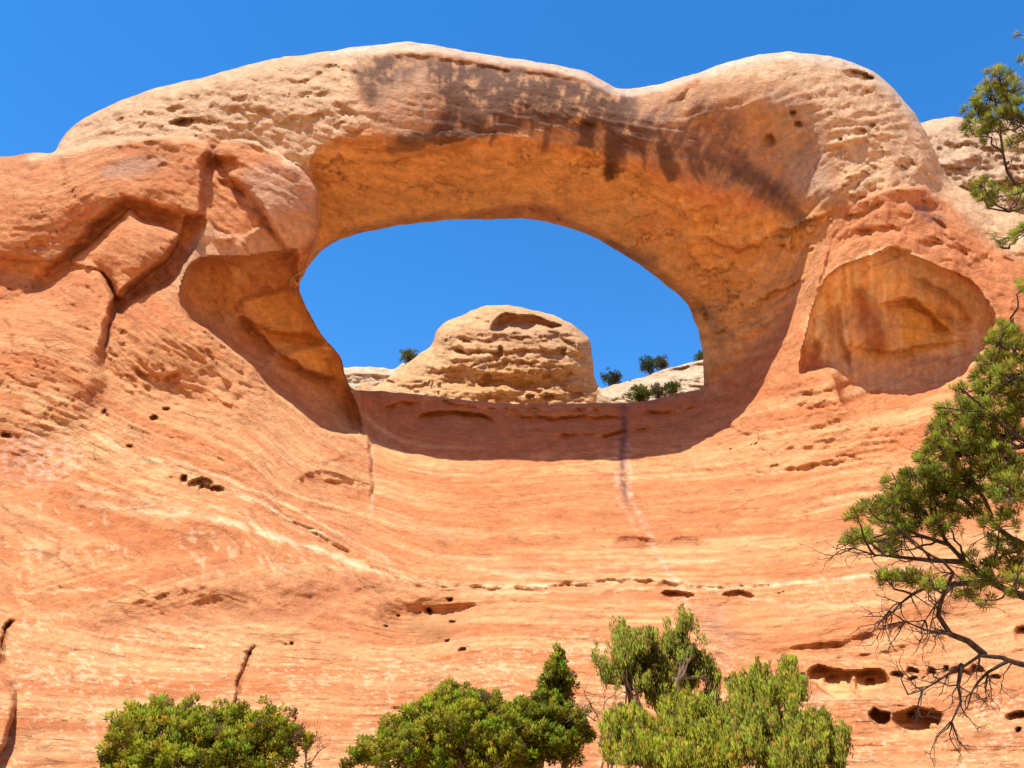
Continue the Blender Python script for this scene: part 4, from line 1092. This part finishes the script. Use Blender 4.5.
def sprigs(centers, axes, per, spread, ln, wd, g, upk=0.35, fan=0.9):
    """small flat leaf sprays round each tuft centre"""
    n = len(centers)
    c = np.repeat(centers, per, 0); ax = np.repeat(axes, per, 0)
    r = g.normal(0, 1, (n * per, 3)); r /= np.linalg.norm(r, axis=1, keepdims=True) + 1e-9
    d = ax + fan * r + np.array([0, 0, upk]); d /= np.linalg.norm(d, axis=1, keepdims=True) + 1e-9
    base = c + r * (g.random((n * per, 1)) ** 0.5) * spread
    base += ax * spread * 0.4 * g.random((n * per, 1))
    L_ = ln * g.uniform(0.6, 1.25, (n * per, 1)); w_ = wd * g.uniform(0.7, 1.3, (n * per, 1))
    q = g.normal(0, 1, (n * per, 3)); s = np.cross(d, q); s /= np.linalg.norm(s, axis=1, keepdims=True) + 1e-9
    v0 = base; v1 = base + d * L_ * 0.5 + s * w_ * 0.5; v2 = base + d * L_; v3 = base + d * L_ * 0.5 - s * w_ * 0.5
    V = np.stack([v0, v1, v2, v3], 1).reshape(-1, 3)
    Q = np.arange(n * per * 4).reshape(-1, 4)
    return V, Q


def juniper(name, label, cat, base, lobes, g, tufts, per=56, spread=0.058, ln=0.05, wd=0.02, col=(0.29, 0.30, 0.024), trunk_r=0.09, upk=0.45, limb_amp=0.12, gap=0.05, plume=False, group=None, mat=LEAF, bark=BARK):
    """base: (px, Y); lobes: (px, py, rx px, ry px, Y)"""
    bx_, bY = base
    zb = 0.0
    b = np.array([(bx_ - W / 2) / F / CP * bY * 1.0, bY, zb])
    root = empty(name, b.tolist())
    tag(root, label, cat, group)
    cs = []; rs = []
    for (px, py, rx, ry, Yd) in lobes:
        cs.append(unp(px, py, Yd)); k = Yd / F / 0.93
        rx = max(rx - 5, 0.7 * rx); ry = max(ry - 5, 0.7 * ry)
        rs.append((rx * k, rx * k * 0.9, ry * k))
    cs = np.array(cs); rs = np.array(rs)
    # limbs
    tb = Tubes()
    fork = b + np.array([0, 0, 0.35 * max(0.6, (cs[:, 2].mean() - zb))])
    tb.add(crooked(b - np.array([0, 0, 0.15]), fork, 6, 0.08, g), trunk_r * 1.3, trunk_r, 8)
    vol = rs.prod(1) ** (2 / 3.0); cnt = np.maximum(3, (tufts * vol / vol.sum()).astype(int))
    C_ = []; A_ = []; done = []
    for i in range(len(cs)):
        tgt = cs[i] - np.array([0, 0, rs[i, 2] * 0.3])
        if i < 1 or (i % 6 == 0):
            limb = crooked(fork, tgt, 10, limb_amp, g)
            tb.add(limb, trunk_r * 0.7, trunk_r * 0.16, 6)
        else:
            cand = np.vstack(done)
            low = cand[cand[:, 2] < tgt[2] + 0.05] if (cand[:, 2] < tgt[2] + 0.05).any() else cand
            st_ = low[((low - tgt) ** 2).sum(1).argmin()]
            limb = crooked(st_, tgt, 10, limb_amp, g)
            tb.add(limb, trunk_r * 0.32, trunk_r * 0.12, 6)
        done.append(limb[2:])
        m = cnt[i]
        u = g.normal(0, 1, (m * 3, 3)); u /= np.linalg.norm(u, axis=1, keepdims=True)
        rad = g.uniform(0.0, 1.0, (m * 3, 1)) ** 0.28
        p = cs[i] + u * rad * rs[i] * (1 + (0.36 if plume else 0.22) * g.normal(0, 1, (m * 3, 1)))
        nz = fbm(p[:, 0] / 0.28 + 50, p[:, 2] / 0.28 + p[:, 1] * 2.3, 500 + i, 3)
        p_ok = (nz > gap - 0.15) & (p[:, 2] > 0.15)
        p = p[p_ok][:m]; u = u[p_ok][:m]
        C_.append(p); A_.append(u * np.array([0.7, 0.7, 0.5]))
        for k in range(0, len(p), 5):
            a = limb[g.integers(3, 8)]
            tb.add(crooked(a, p[k], 5, 0.12, g), trunk_r * 0.18, 0.004, 4)
    C_ = np.vstack(C_); A_ = np.vstack(A_)
    if plume:  # upright feathery plumes: each tuft a short column narrowing to a tip
        kk = np.array([0, 1, 2, 3]); m_ = len(C_)
        lean = A_ * 0.35 + np.array([0, 0, 1.0]) + g.normal(0, 0.12, (m_, 3))
        C_ = (C_[:, None] + lean[:, None] * (kk * 0.055)[None, :, None]).reshape(-1, 3); A_ = np.repeat(A_ * 0.4 + np.array([0, 0, 0.8]), 4, 0)
        tipk = np.tile(1.0 - 0.2 * kk, m_)
        V, Q = sprigs(C_, A_, per // 4, spread * tipk.repeat(per // 4)[:, None], ln, wd, g, upk, 0.55)
        per = per // 4
    else:
        V, Q = sprigs(C_, A_, per, spread, ln, wd, g, upk)
    tc = np.array(col) * (1 + 0.22 * g.normal(0, 1, (len(C_), 1))) * (1 + 0.14 * g.normal(0, 1, (len(C_), 3)))
    # a few brownish-gold old sprays
    old = g.random(len(C_)) < 0.05
    tc[old] = np.array([0.16, 0.11, 0.045])
    cc = np.repeat(np.clip(tc, 0.01, 0.5), per * 4, 0)
    tb.build('trunk', bark, root)
    # sprays shade as the soft tufts they make up
    nn = np.repeat(C_, per * 4, 0); ov = V - nn; ov /= np.linalg.norm(ov, axis=1, keepdims=True) + 1e-9
    nn = ov + 0.6 * np.repeat(A_, per * 4, 0) + np.array([0, -0.15, 0.45])
    nn /= np.linalg.norm(nn, axis=1, keepdims=True) + 1e-9
    make_mesh('crown', V - b, Q, mat, nn, cc, None, root, True)
    return root

g = np.random.default_rng(11)
juniper('juniper_bush', 'broad low juniper bush at the lower left, farthest left of the greenery', 'bush', (200, 12.0),
        [(130, 735, 30, 26, 12.2), (150, 722, 28, 20, 12.0), (165, 745, 45, 35, 11.6), (182, 718, 26, 16, 12.1), (212, 730, 28, 22, 11.9), (240, 724, 30, 20, 12.2), (268, 732, 32, 24, 12.0), (292, 742, 20, 16, 12.1), (112, 755, 16, 18, 12.2),
         (250, 752, 45, 30, 11.7), (200, 765, 60, 30, 11.5), (160, 707, 10, 9, 12.2)], g, 1450)
juniper('juniper_bush', 'rounded dense juniper bush just left of the pointed one', 'bush', (450, 12.4),
        [(380, 747, 20, 14, 12.6), (405, 733, 26, 18, 12.5), (432, 716, 30, 18, 12.5), (460, 704, 32, 17, 12.6), (488, 712, 28, 20, 12.4), (505, 735, 25, 22, 12.3), (465, 730, 45, 28, 12.0), (430, 748, 45, 24, 12.0), (480, 758, 45, 24, 11.9), (450, 690, 10, 7, 12.5), (366, 755, 10, 8, 12.6)], g, 1550)
juniper('juniper_tree', 'dark green juniper with a pointed top between the round bush and the tall one', 'tree', (550, 12.8),
        [(557, 684, 18, 13, 13.0), (558, 672, 13, 11, 13.0), (558, 660, 7, 10, 13.0), (552, 697, 20, 11, 13.0), (530, 712, 20, 14, 12.9), (555, 716, 28, 17, 12.8), (577, 732, 17, 15, 12.7), (535, 738, 26, 18, 12.5), (560, 745, 24, 16, 12.5), (525, 758, 18, 12, 12.5)], g, 1150, col=(0.235, 0.25, 0.022))
juniper('juniper_tree', 'tall airy juniper with a visible forked trunk and leaning right-hand plume', 'tree', (640, 13.6),
        [(622, 646, 12, 10, 13.7), (636, 652, 15, 11, 13.5), (650, 643, 13, 10, 13.6), (660, 655, 11, 12, 13.8), (604, 664, 10, 9, 13.6), (606, 680, 9, 9, 13.6), (622, 668, 14, 12, 13.4), (641, 668, 14, 12, 13.7), (630, 688, 16, 9, 13.5), (647, 685, 10, 8, 13.6),
         (676, 640, 11, 10, 13.8), (686, 625, 6, 10, 13.8), (690, 640, 9, 13, 13.8), (670, 655, 9, 8, 13.9), (684, 662, 11, 10, 13.8), (702, 660, 7, 14, 13.9), (706, 678, 9, 12, 13.9), (692, 684, 10, 11, 13.8), (716, 682, 5, 9, 13.9), (619, 637, 5, 7, 13.7), (660, 706, 12, 9, 13.6), (676, 700, 9, 12, 13.7), (712, 700, 7, 11, 13.9), (662, 672, 13, 12, 13.7), (655, 690, 12, 10, 13.6), (670, 684, 12, 11, 13.8)],
        g, 1050, plume=True, per=64, spread=0.075, ln=0.06, wd=0.016, col=(0.30, 0.30, 0.045), trunk_r=0.10, gap=0.12, upk=0.9)
juniper('juniper_tree', 'yellow-green juniper with loose upright plumes, rightmost of the low trees', 'tree', (770, 11.6),
        [(790, 680, 6, 12, 11.8), (784, 696, 9, 12, 11.9), (797, 700, 8, 14, 11.7), (760, 684, 8, 10, 12.0), (752, 697, 10, 10, 11.9), (739, 700, 8, 11, 11.9), (770, 704, 9, 12, 11.6), (746, 718, 12, 11, 11.5), (782, 722, 13, 13, 11.5), (803, 724, 9, 13, 11.6), (764, 730, 12, 12, 11.3), (823, 728, 6, 13, 11.5), (820, 745, 11, 12, 11.4), (842, 752, 8, 10, 11.5), (836, 763, 12, 9, 11.4), (795, 745, 16, 12, 11.3), (768, 755, 18, 13, 11.2), (740, 745, 13, 14, 11.4), (808, 765, 16, 12, 11.2), (785, 770, 18, 10, 11.1), (730, 728, 11, 12, 11.6), (737, 758, 13, 12, 11.3), (757, 742, 12, 11, 11.2)],
        g, 1150, plume=True, per=64, spread=0.072, ln=0.06, wd=0.016, col=(0.32, 0.32, 0.04), gap=0.1, upk=1.1)
juniper('juniper_bush', 'bright yellow-green juniper bush in front of the tall forked juniper', 'bush', (675, 10.8),
        [(618, 738, 12, 12, 10.9), (632, 730, 11, 10, 11.0), (645, 742, 13, 11, 10.8), (622, 756, 15, 12, 10.7), (660, 735, 9, 10, 11.0), (672, 722, 8, 13, 11.0), (684, 712, 7, 13, 11.1), (694, 728, 10, 15, 10.9), (706, 720, 7, 14, 11.0), (715, 738, 9, 14, 10.9), (678, 745, 14, 12, 10.7), (700, 752, 16, 14, 10.6), (655, 760, 18, 11, 10.6), (728, 757, 10, 12, 10.8), (720, 768, 16, 10, 10.5), (680, 768, 20, 10, 10.5)],
        g, 1100, plume=True, per=64, spread=0.07, ln=0.058, wd=0.015, col=(0.33, 0.33, 0.035), gap=0.06, upk=1.1)
juniper('juniper_seedling', 'tiny juniper sprig beside the round bush at its left', 'bush', (355, 12.0), [(352, 757, 7, 5, 12.0), (362, 753, 5, 5, 12.0), (347, 764, 5, 5, 12.0)], g, 26, trunk_r=0.02)


def bare_shrub(name, label, base_px, base_y, Y, stems, g, r=0.016, nt=14):
    b = unp(base_px, base_y, Y)
    b[2] = 0.0
    root = empty(name, b.tolist()); tag(root, label, 'dead shrub')
    tb = Tubes()
    for st in stems:
        p = np.array([unp(x, y, Y + 0.1 * g.normal()) for x, y in st])
        p = np.vstack([b - np.array([0, 0, .1]), p])
        q = np.vstack([crooked(p[i], p[i + 1], 5, 0.07, g)[:-1] for i in range(len(p) - 1)] + [p[-1:]])
        tb.add(q, r, r * 0.25, 6)
        for k in range(nt):
            a = q[g.integers(len(q) // 2, len(q))]
            e = a + np.array([g.normal(0, 0.12), g.normal(0, 0.1), abs(g.normal(0.14, 0.1))])
            tb.add(crooked(a, e, 5, 0.15, g), r * 0.3, 0.002, 4)
    tb.build('trunk', GREYBARK, root)
    return root

bare_shrub('dead_shrub', 'leafless twisted grey shrub between the pointed and the tall juniper', 606, 800, 12.6,
           [[(608, 738), (600, 722), (592, 708), (584, 692)], [(608, 738), (604, 722), (604, 705), (606, 692)], [(600, 722), (588, 716), (580, 704)], [(612, 735), (614, 715), (615, 700)]], g, 0.017, 9)
bare_shrub('dead_shrub', 'thin leafless twigs beside the broad low bush at its right', 308, 800, 12.0, [[(306, 760), (308, 748), (318, 738)], [(306, 760), (303, 745), (298, 738)], [(310, 765), (318, 752), (326, 746)]], g, 0.014, 9)

# small trees on the rocks behind the opening
def far_tree(name, label, cat, px, py, rx, ry, Y, col, n, g, group=None):
    foot = unp(px, py + ry + 3, Y)
    root = empty(name, foot.tolist()); tag(root, label, cat, group)
    tb = Tubes(); c = unp(px, py, Y); k = Y / F
    tb.add(crooked(foot - np.array([0, 0, 0.5]), c, 5, 0.1, g), 0.16, 0.06, 6)
    u = g.normal(0, 1, (n, 3)); u /= np.linalg.norm(u, axis=1, keepdims=True)
    p = c + u * (g.random((n, 1)) ** 0.35) * np.array([rx * k, rx * k, ry * k]) * (1 + 0.18 * g.normal(0, 1, (n, 1)))
    for q in p[::8]:
        tb.add(crooked((foot + c) / 2, q, 4, 0.1, g), 0.05, 0.02, 4)
    tb.build('trunk', BARK, root)
    V, Q = sprigs(p, u * 0.5, 26, 0.22, 0.24, 0.09, g)
    cc = np.repeat(np.clip(np.array(col) * (1 + 0.3 * g.normal(0, 1, (n, 1))), 0.01, 0.2), 26 * 4, 0)
    make_mesh('crown', V - foot, Q, LEAF, None, cc, None, root, False)

far_tree('juniper_tree', 'small round dark tree against the sky right beside the dome', 'tree', 612, 378, 10, 8, 90, (0.07, 0.085, 0.025), 90, g)
far_tree('juniper_tree', 'small dark tree on the skyline above the pale slab, left of the thinner grey one', 'tree', 649, 365, 9, 9, 90, (0.065, 0.08, 0.022), 80, g)
far_tree('juniper_tree', 'thin grey-green tree on the skyline above the pale slab', 'tree', 662, 364, 8, 7, 90.5, (0.12, 0.11, 0.05), 60, g)
far_tree('juniper_bush', 'bright green shrub in front of the pale slab behind the lip', 'bush', 640, 394, 13, 8, 76, (0.11, 0.13, 0.022), 110, g)
far_tree('juniper_bush', 'brownish thin shrub between the two green shrubs on the pale slab', 'bush', 658, 391, 7, 8, 77, (0.17, 0.13, 0.07), 45, g)
far_tree('juniper_bush', 'small green shrub nearest the right inner wall on the pale slab', 'bush', 671, 389, 8, 6, 76.5, (0.10, 0.12, 0.02), 55, g)
far_tree('juniper_bush', 'small green shrub on the left shoulder of the dome', 'bush', 409, 357, 11, 7, 92, (0.17, 0.18, 0.03), 90, g)
far_tree('juniper_bush', 'green shrub half hidden behind the right inner wall', 'bush', 703, 357, 8, 5, 88, (0.10, 0.12, 0.02), 50, g)

# ------------------------------------------------------------------ pinyon pine on the right
g = np.random.default_rng(23)
PY = 7.6
foot = unp(1190, 900, PY); foot[2] = 0.0
pine = empty('pinyon_pine', foot.tolist())
tag(pine, 'dark-branched pinyon pine with bare lower twigs reaching in from the right', 'tree')
tb = Tubes()
skel = []
def limb(pts, r0, r1, k=7, dY=0.0, dY1=None):
    dY1 = dY if dY1 is None else dY1
    C0 = catmull(pts, False, 12)
    yy = PY + np.linspace(dY, dY1, len(C0))
    p = unp(C0[:, 0], C0[:, 1], yy)
    p += np.cumsum(g.normal(0, 0.006, p.shape), 0) * np.linspace(0, 1, len(p))[:, None]
    if pts[0][0] >= 1050 and len(TRUNK):
        o = TRUNK[int(np.abs(TRUNK[:, 2] - p[0, 2]).argmin())]
        far = np.abs(p[:, 0] - o[0]); ok = (p[:, 0] < o[0] - 0.12) if p[-1, 0] < o[0] else (p[:, 0] > o[0] + 0.12)
        if ok.any():
            p = np.vstack([o, o * 0.5 + p[ok][0] * 0.5 + np.array([0, 0, 0.02]), p[ok]])
    tb.add(p, r0, r1, k)
    skel.append((p, np.linspace(r0, r1, len(p))))
    return p
tr = unp(np.array([1190, 1180, 1160, 1170, 1140, 1120]), np.array([880, 700, 500, 300, 100, -120]), np.full(6, PY))
tr = np.vstack([foot - np.array([0, 0, 0.2]), tr])
TRUNK = np.vstack([crooked(tr[i], tr[i + 1], 14, 0.03, g)[:-1] for i in range(6)] + [tr[-1:]])
tb.add(TRUNK, 0.17, 0.04, 10)
A = limb([(1178, 690), (1090, 668), (1030, 664), (1000, 655), (978, 654), (962, 664)], 0.075, 0.011, 8, 0, -0.3)
A2 = limb([(962, 664), (958, 685), (960, 702), (950, 720)], 0.02, 0.006, 6, -0.3, -0.35)
A3 = limb([(985, 655), (968, 641), (950, 634), (938, 615), (945, 592), (955, 572)], 0.032, 0.012, 6, -0.2, -0.4)
A4 = limb([(1010, 660), (988, 672), (972, 690), (968, 705)], 0.018, 0.005, 5, -0.2, -0.1)
A5 = limb([(950, 634), (925, 630), (905, 622), (890, 612)], 0.015, 0.005, 5, -0.35, -0.3)
A6 = limb([(962, 664), (940, 680), (925, 690), (912, 694)], 0.014, 0.004, 5, -0.3, -0.35)
B = limb([(1172, 610), (1070, 606), (1024, 597), (990, 582), (965, 562), (950, 545), (940, 528)], 0.07, 0.016, 8, 0.1, 0.3)
B2 = limb([(990, 582), (955, 584), (925, 588), (902, 602), (888, 618)], 0.03, 0.007, 6, 0.15, 0.1)
B3 = limb([(965, 562), (930, 560), (900, 556), (872, 552), (850, 544)], 0.028, 0.006, 6, 0.2, 0.2)
B4 = limb([(950, 545), (920, 535), (890, 522), (862, 514)], 0.022, 0.006, 6, 0.3, 0.3)
B5 = limb([(955, 584), (935, 605), (925, 620)], 0.014, 0.004, 5, 0.1, 0)
Cc_ = limb([(1165, 560), (1080, 550), (1024, 545), (995, 528), (968, 505), (945, 492), (915, 488)], 0.055, 0.01, 7, 0.4, 0.6)
C2 = limb([(995, 528), (985, 500), (965, 470), (945, 455)], 0.026, 0.008, 6, 0.5, 0.4)
Dd = limb([(1165, 470), (1080, 460), (1030, 445), (1000, 425), (975, 405), (958, 392)], 0.05, 0.01, 7, -0.1, -0.2)
D2 = limb([(1030, 445), (1005, 450), (980, 450), (955, 440)], 0.024, 0.007, 6, -0.1, 0.1)
E = limb([(1165, 400), (1080, 390), (1035, 375), (1012, 355), (1003, 335)], 0.045, 0.01, 7, 0.2, 0.2)
E2 = limb([(1035, 375), (1010, 385), (990, 388)], 0.02, 0.007, 6, 0.2, 0.1)
Fb = limb([(1165, 260), (1080, 215), (1030, 206), (1008, 213), (988, 210), (980, 195)], 0.04, 0.008, 7, 0.1, 0.0)
F2 = limb([(1060, 214), (1028, 225), (1008, 238), (998, 246)], 0.02, 0.005, 6, 0.1, 0.1)
Gb = limb([(1150, 180), (1070, 165), (1028, 190), (1008, 170), (1003, 140), (1000, 110), (992, 88)], 0.035, 0.008, 7, 0.0, 0.1)
G2 = limb([(1070, 160), (1035, 130), (1018, 115), (1005, 90)], 0.022, 0.006, 6, 0, -0.1)
H_ = limb([(1150, 40), (1060, 30), (1030, 35)], 0.02, 0.008, 6, 0, 0)

# the limbs on the tree's far side from the arch, outside the photograph
far_cl = []
gf = np.random.default_rng(61)
for k in range(16):
    y0 = 560 - k * 44 + gf.uniform(-12, 12); x0 = float(np.interp(y0, [-120, 100, 300, 500, 700], [1120, 1140, 1170, 1160, 1180]))
    reach = float(np.interp(y0, [-140, 100, 560], [70, 190, 260])) * gf.uniform(0.7, 1.1); dr = gf.uniform(-20, 40)
    dz = gf.uniform(-1.4, 1.4)
    limb([(x0, y0), (x0 + reach * 0.4, y0 - 14), (x0 + reach * 0.75, y0 - 4 - dr * .5), (x0 + reach, y0 - dr)], 0.045, 0.01, 6, 0.0, dz)
    for q in range(9):
        f = gf.uniform(0.3, 1.05)
        far_cl.append((x0 + reach * f + gf.normal(0, 10), y0 - dr * f - 8 + gf.normal(0, 14), 18, 13, 0.7, dz * f))
for k in range(9):
    far_cl.append((1125 + gf.normal(0, 18), -150 + gf.normal(0, 25), 18, 16, 0.8, gf.normal(0, 0.3)))
clusters = [  # px, py, rx, ry, weight
    (998, 78, 12, 10, 1), (1010, 92, 14, 14, 1), (990, 98, 16, 12, 1), (978, 112, 14, 12, 1), (1000, 118, 16, 13, 1), (970, 127, 9, 8, .8), (988, 132, 12, 9, .8), (1018, 110, 10, 16, .8), (1012, 142, 10, 12, .5), (1022, 130, 8, 16, .6), (1022, 190, 8, 8, .4),
    (985, 190, 10, 12, 1), (994, 200, 9, 8, .7), (1006, 186, 8, 8, .6), (1018, 200, 8, 10, .4), (1000, 240, 6, 6, .6), (1020, 235, 8, 9, .6), (1022, 290, 6, 8, .3), (1024, 35, 6, 10, .6), (1022, 60, 6, 6, .3),
    (1006, 330, 9, 8, 1), (1000, 345, 12, 12, 1), (1015, 350, 14, 16, 1), (990, 365, 14, 10, 1), (1012, 378, 20, 14, 1), (978, 378, 9, 8, .8), (990, 392, 16, 12, 1), (1020, 400, 16, 18, 1),
    (960, 392, 8, 8, .8), (945, 408, 8, 7, .8), (968, 408, 14, 12, 1), (990, 415, 18, 14, 1), (950, 425, 14, 12, 1), (975, 432, 18, 14, 1), (1005, 435, 20, 16, 1), (936, 430, 7, 9, .8), (940, 448, 14, 11, 1), (965, 455, 20, 14, 1), (1000, 462, 24, 16, 1),
    (928, 462, 12, 10, 1), (915, 475, 12, 9, 1), (940, 475, 18, 13, 1), (898, 484, 12, 9, 1), (970, 480, 24, 14, 1), (1010, 490, 22, 16, .8), (905, 498, 18, 12, 1), (935, 500, 20, 14, 1), (888, 505, 10, 9, .9), (965, 508, 18, 12, .7), (920, 518, 22, 11, 1), (870, 510, 12, 8, .9), (856, 514, 8, 6, .8), (890, 522, 16, 9, 1), (945, 525, 16, 10, .7), (1000, 520, 18, 12, .5),
    (862, 538, 14, 7, 1), (850, 543, 8, 5, .9), (882, 540, 16, 9, .9), (905, 535, 14, 8, .6), (895, 552, 14, 6, .5), (878, 575, 10, 5, .5), (892, 580, 14, 7, .9), (912, 580, 14, 8, .9), (932, 582, 12, 7, .6), (965, 590, 12, 10, .8), (985, 575, 14, 12, .8), (1010, 560, 16, 14, .7), (1015, 582, 12, 10, .6), (1000, 545, 14, 10, .5), (985, 600, 10, 6, .5), (970, 560, 10, 8, .5)]
SK = np.vstack([s_[0] for s_ in skel])
TC = []; TA = []
for (cx, cy, rx, ry, wgt, *zz) in clusters + far_cl:
    nT = max(3, int(rx * ry * 0.19 * wgt))
    dY = g.normal(0.05, 0.3) if not zz else zz[0]
    cc_ = unp(cx, cy, PY + dY); j = int(((SK - cc_ - np.array([0.35, 0, -0.1])) ** 2).sum(1).argmin())
    bl = crooked(SK[j], cc_, 9, 0.10, g)
    bl = np.vstack([bl, [bl[-1] + (bl[-1] - bl[-2]) * 1.5]])
    tb.add(bl, 0.013, 0.005, 5)
    bl = bl[3:]
    for k in range(nT):
        a = g.uniform(0, 2 * math.pi); r = math.sqrt(g.random())
        c = unp(cx + rx * r * math.cos(a), cy + ry * r * math.sin(a), PY + dY + g.normal(0, 0.12))
        d2 = ((bl - c) ** 2).sum(1); j = int(d2.argmin())
        ax = c - bl[j]; ax /= np.linalg.norm(ax) + 1e-6
        ax = ax + np.array([-0.35 if not zz else 0.2, 0, 0.55]) + g.normal(0, 0.35, 3); ax /= np.linalg.norm(ax)
        tw = crooked(bl[j], c - ax * 0.03, 5, 0.12, g)
        tb.add(np.vstack([tw, c + ax * 0.03]), 0.0055, 0.003, 4)
        TC.append(c); TA.append(ax)
TC = np.array(TC); TA = np.array(TA)
# bare twigs
def twig(p, d, ln, r, depth):
    n = 5; q = [p]
    for k in range(n):
        d = d + g.normal(0, 0.28, 3); d /= np.linalg.norm(d)
        q.append(q[-1] + d * ln / n)
    tb.add(np.array(q), r, r * 0.35, 4)
    if depth > 0:
        for k in range(g.integers(2, 5)):
            i = g.integers(1, n + 1)
            dd = d + g.normal(0, 0.7, 3); dd /= np.linalg.norm(dd)
            twig(q[i], dd, ln * g.uniform(0.35, 0.65), r * 0.5, depth - 1)
for L_, n_, dr in [(A2, 9, (-0.2, 0, -0.8)), (A3, 12, (-0.8, 0, 0.1)), (A4, 7, (-0.1, 0, -0.8)), (A5, 9, (-0.7, 0, -0.2)), (A6, 8, (-0.6, 0, -0.6)), (A, 7, (-0.3, 0, -0.6)), (B2, 12, (-0.7, 0, -0.4)), (B3, 9, (-0.8, 0, -0.1)), (B5, 7, (-0.4, 0, -0.7)), (B, 8, (-0.4, 0, 0.5)), (Cc_, 7, (-0.5, 0, -0.3)), (C2, 5, (-0.4, 0, 0.3)), (Dd, 5, (-0.5, 0, 0.2)), (B4, 6, (-.6, 0, -.3)), (F2, 3, (-.5, 0, -.3)), (Gb, 4, (-.4, 0, .3))]:
    for k in range(n_):
        i = g.integers(int(len(L_) * 0.35), len(L_))
        d = np.array(dr) + g.normal(0, 0.5, 3); d /= np.linalg.norm(d)
        twig(L_[i], d, g.uniform(0.16, 0.42), 0.0065, 2)
tb.build('trunk', DARKBARK, pine)
V, Q = sprigs(TC, TA * 1.2, 62, 0.03, 0.062, 0.0062, g, 0.25, 1.0)
tc = np.array((0.27, 0.285, 0.035)) * (1 + 0.25 * g.normal(0, 1, (len(TC), 1))) * (1 + 0.1 * g.normal(0, 1, (len(TC), 3)))
_n = V - np.repeat(TC, 62 * 4, 0); _n /= np.linalg.norm(_n, axis=1, keepdims=True) + 1e-9
_n = _n + np.array([0, -0.15, 0.4]); _n /= np.linalg.norm(_n, axis=1, keepdims=True)
make_mesh('crown', V - foot, Q, NEEDLE, _n, np.repeat(np.clip(tc, 0.01, 0.5), 62 * 4, 0), None, pine, True)

for o in scene.objects:
    if o.parent is None and o.name.split('.')[0] in ('juniper_bush', 'juniper_tree', 'juniper_seedling'):
        o['group'] = 'junipers at the foot of the slope' if o.location.y < 30 else 'small trees and shrubs behind the opening'
    elif o.name.startswith('dead_shrub'):
        o['group'] = 'leafless shrubs between the junipers'
    elif o.name.startswith('pale_rock_slab'):
        o['group'] = 'pale rock slabs behind the lip'
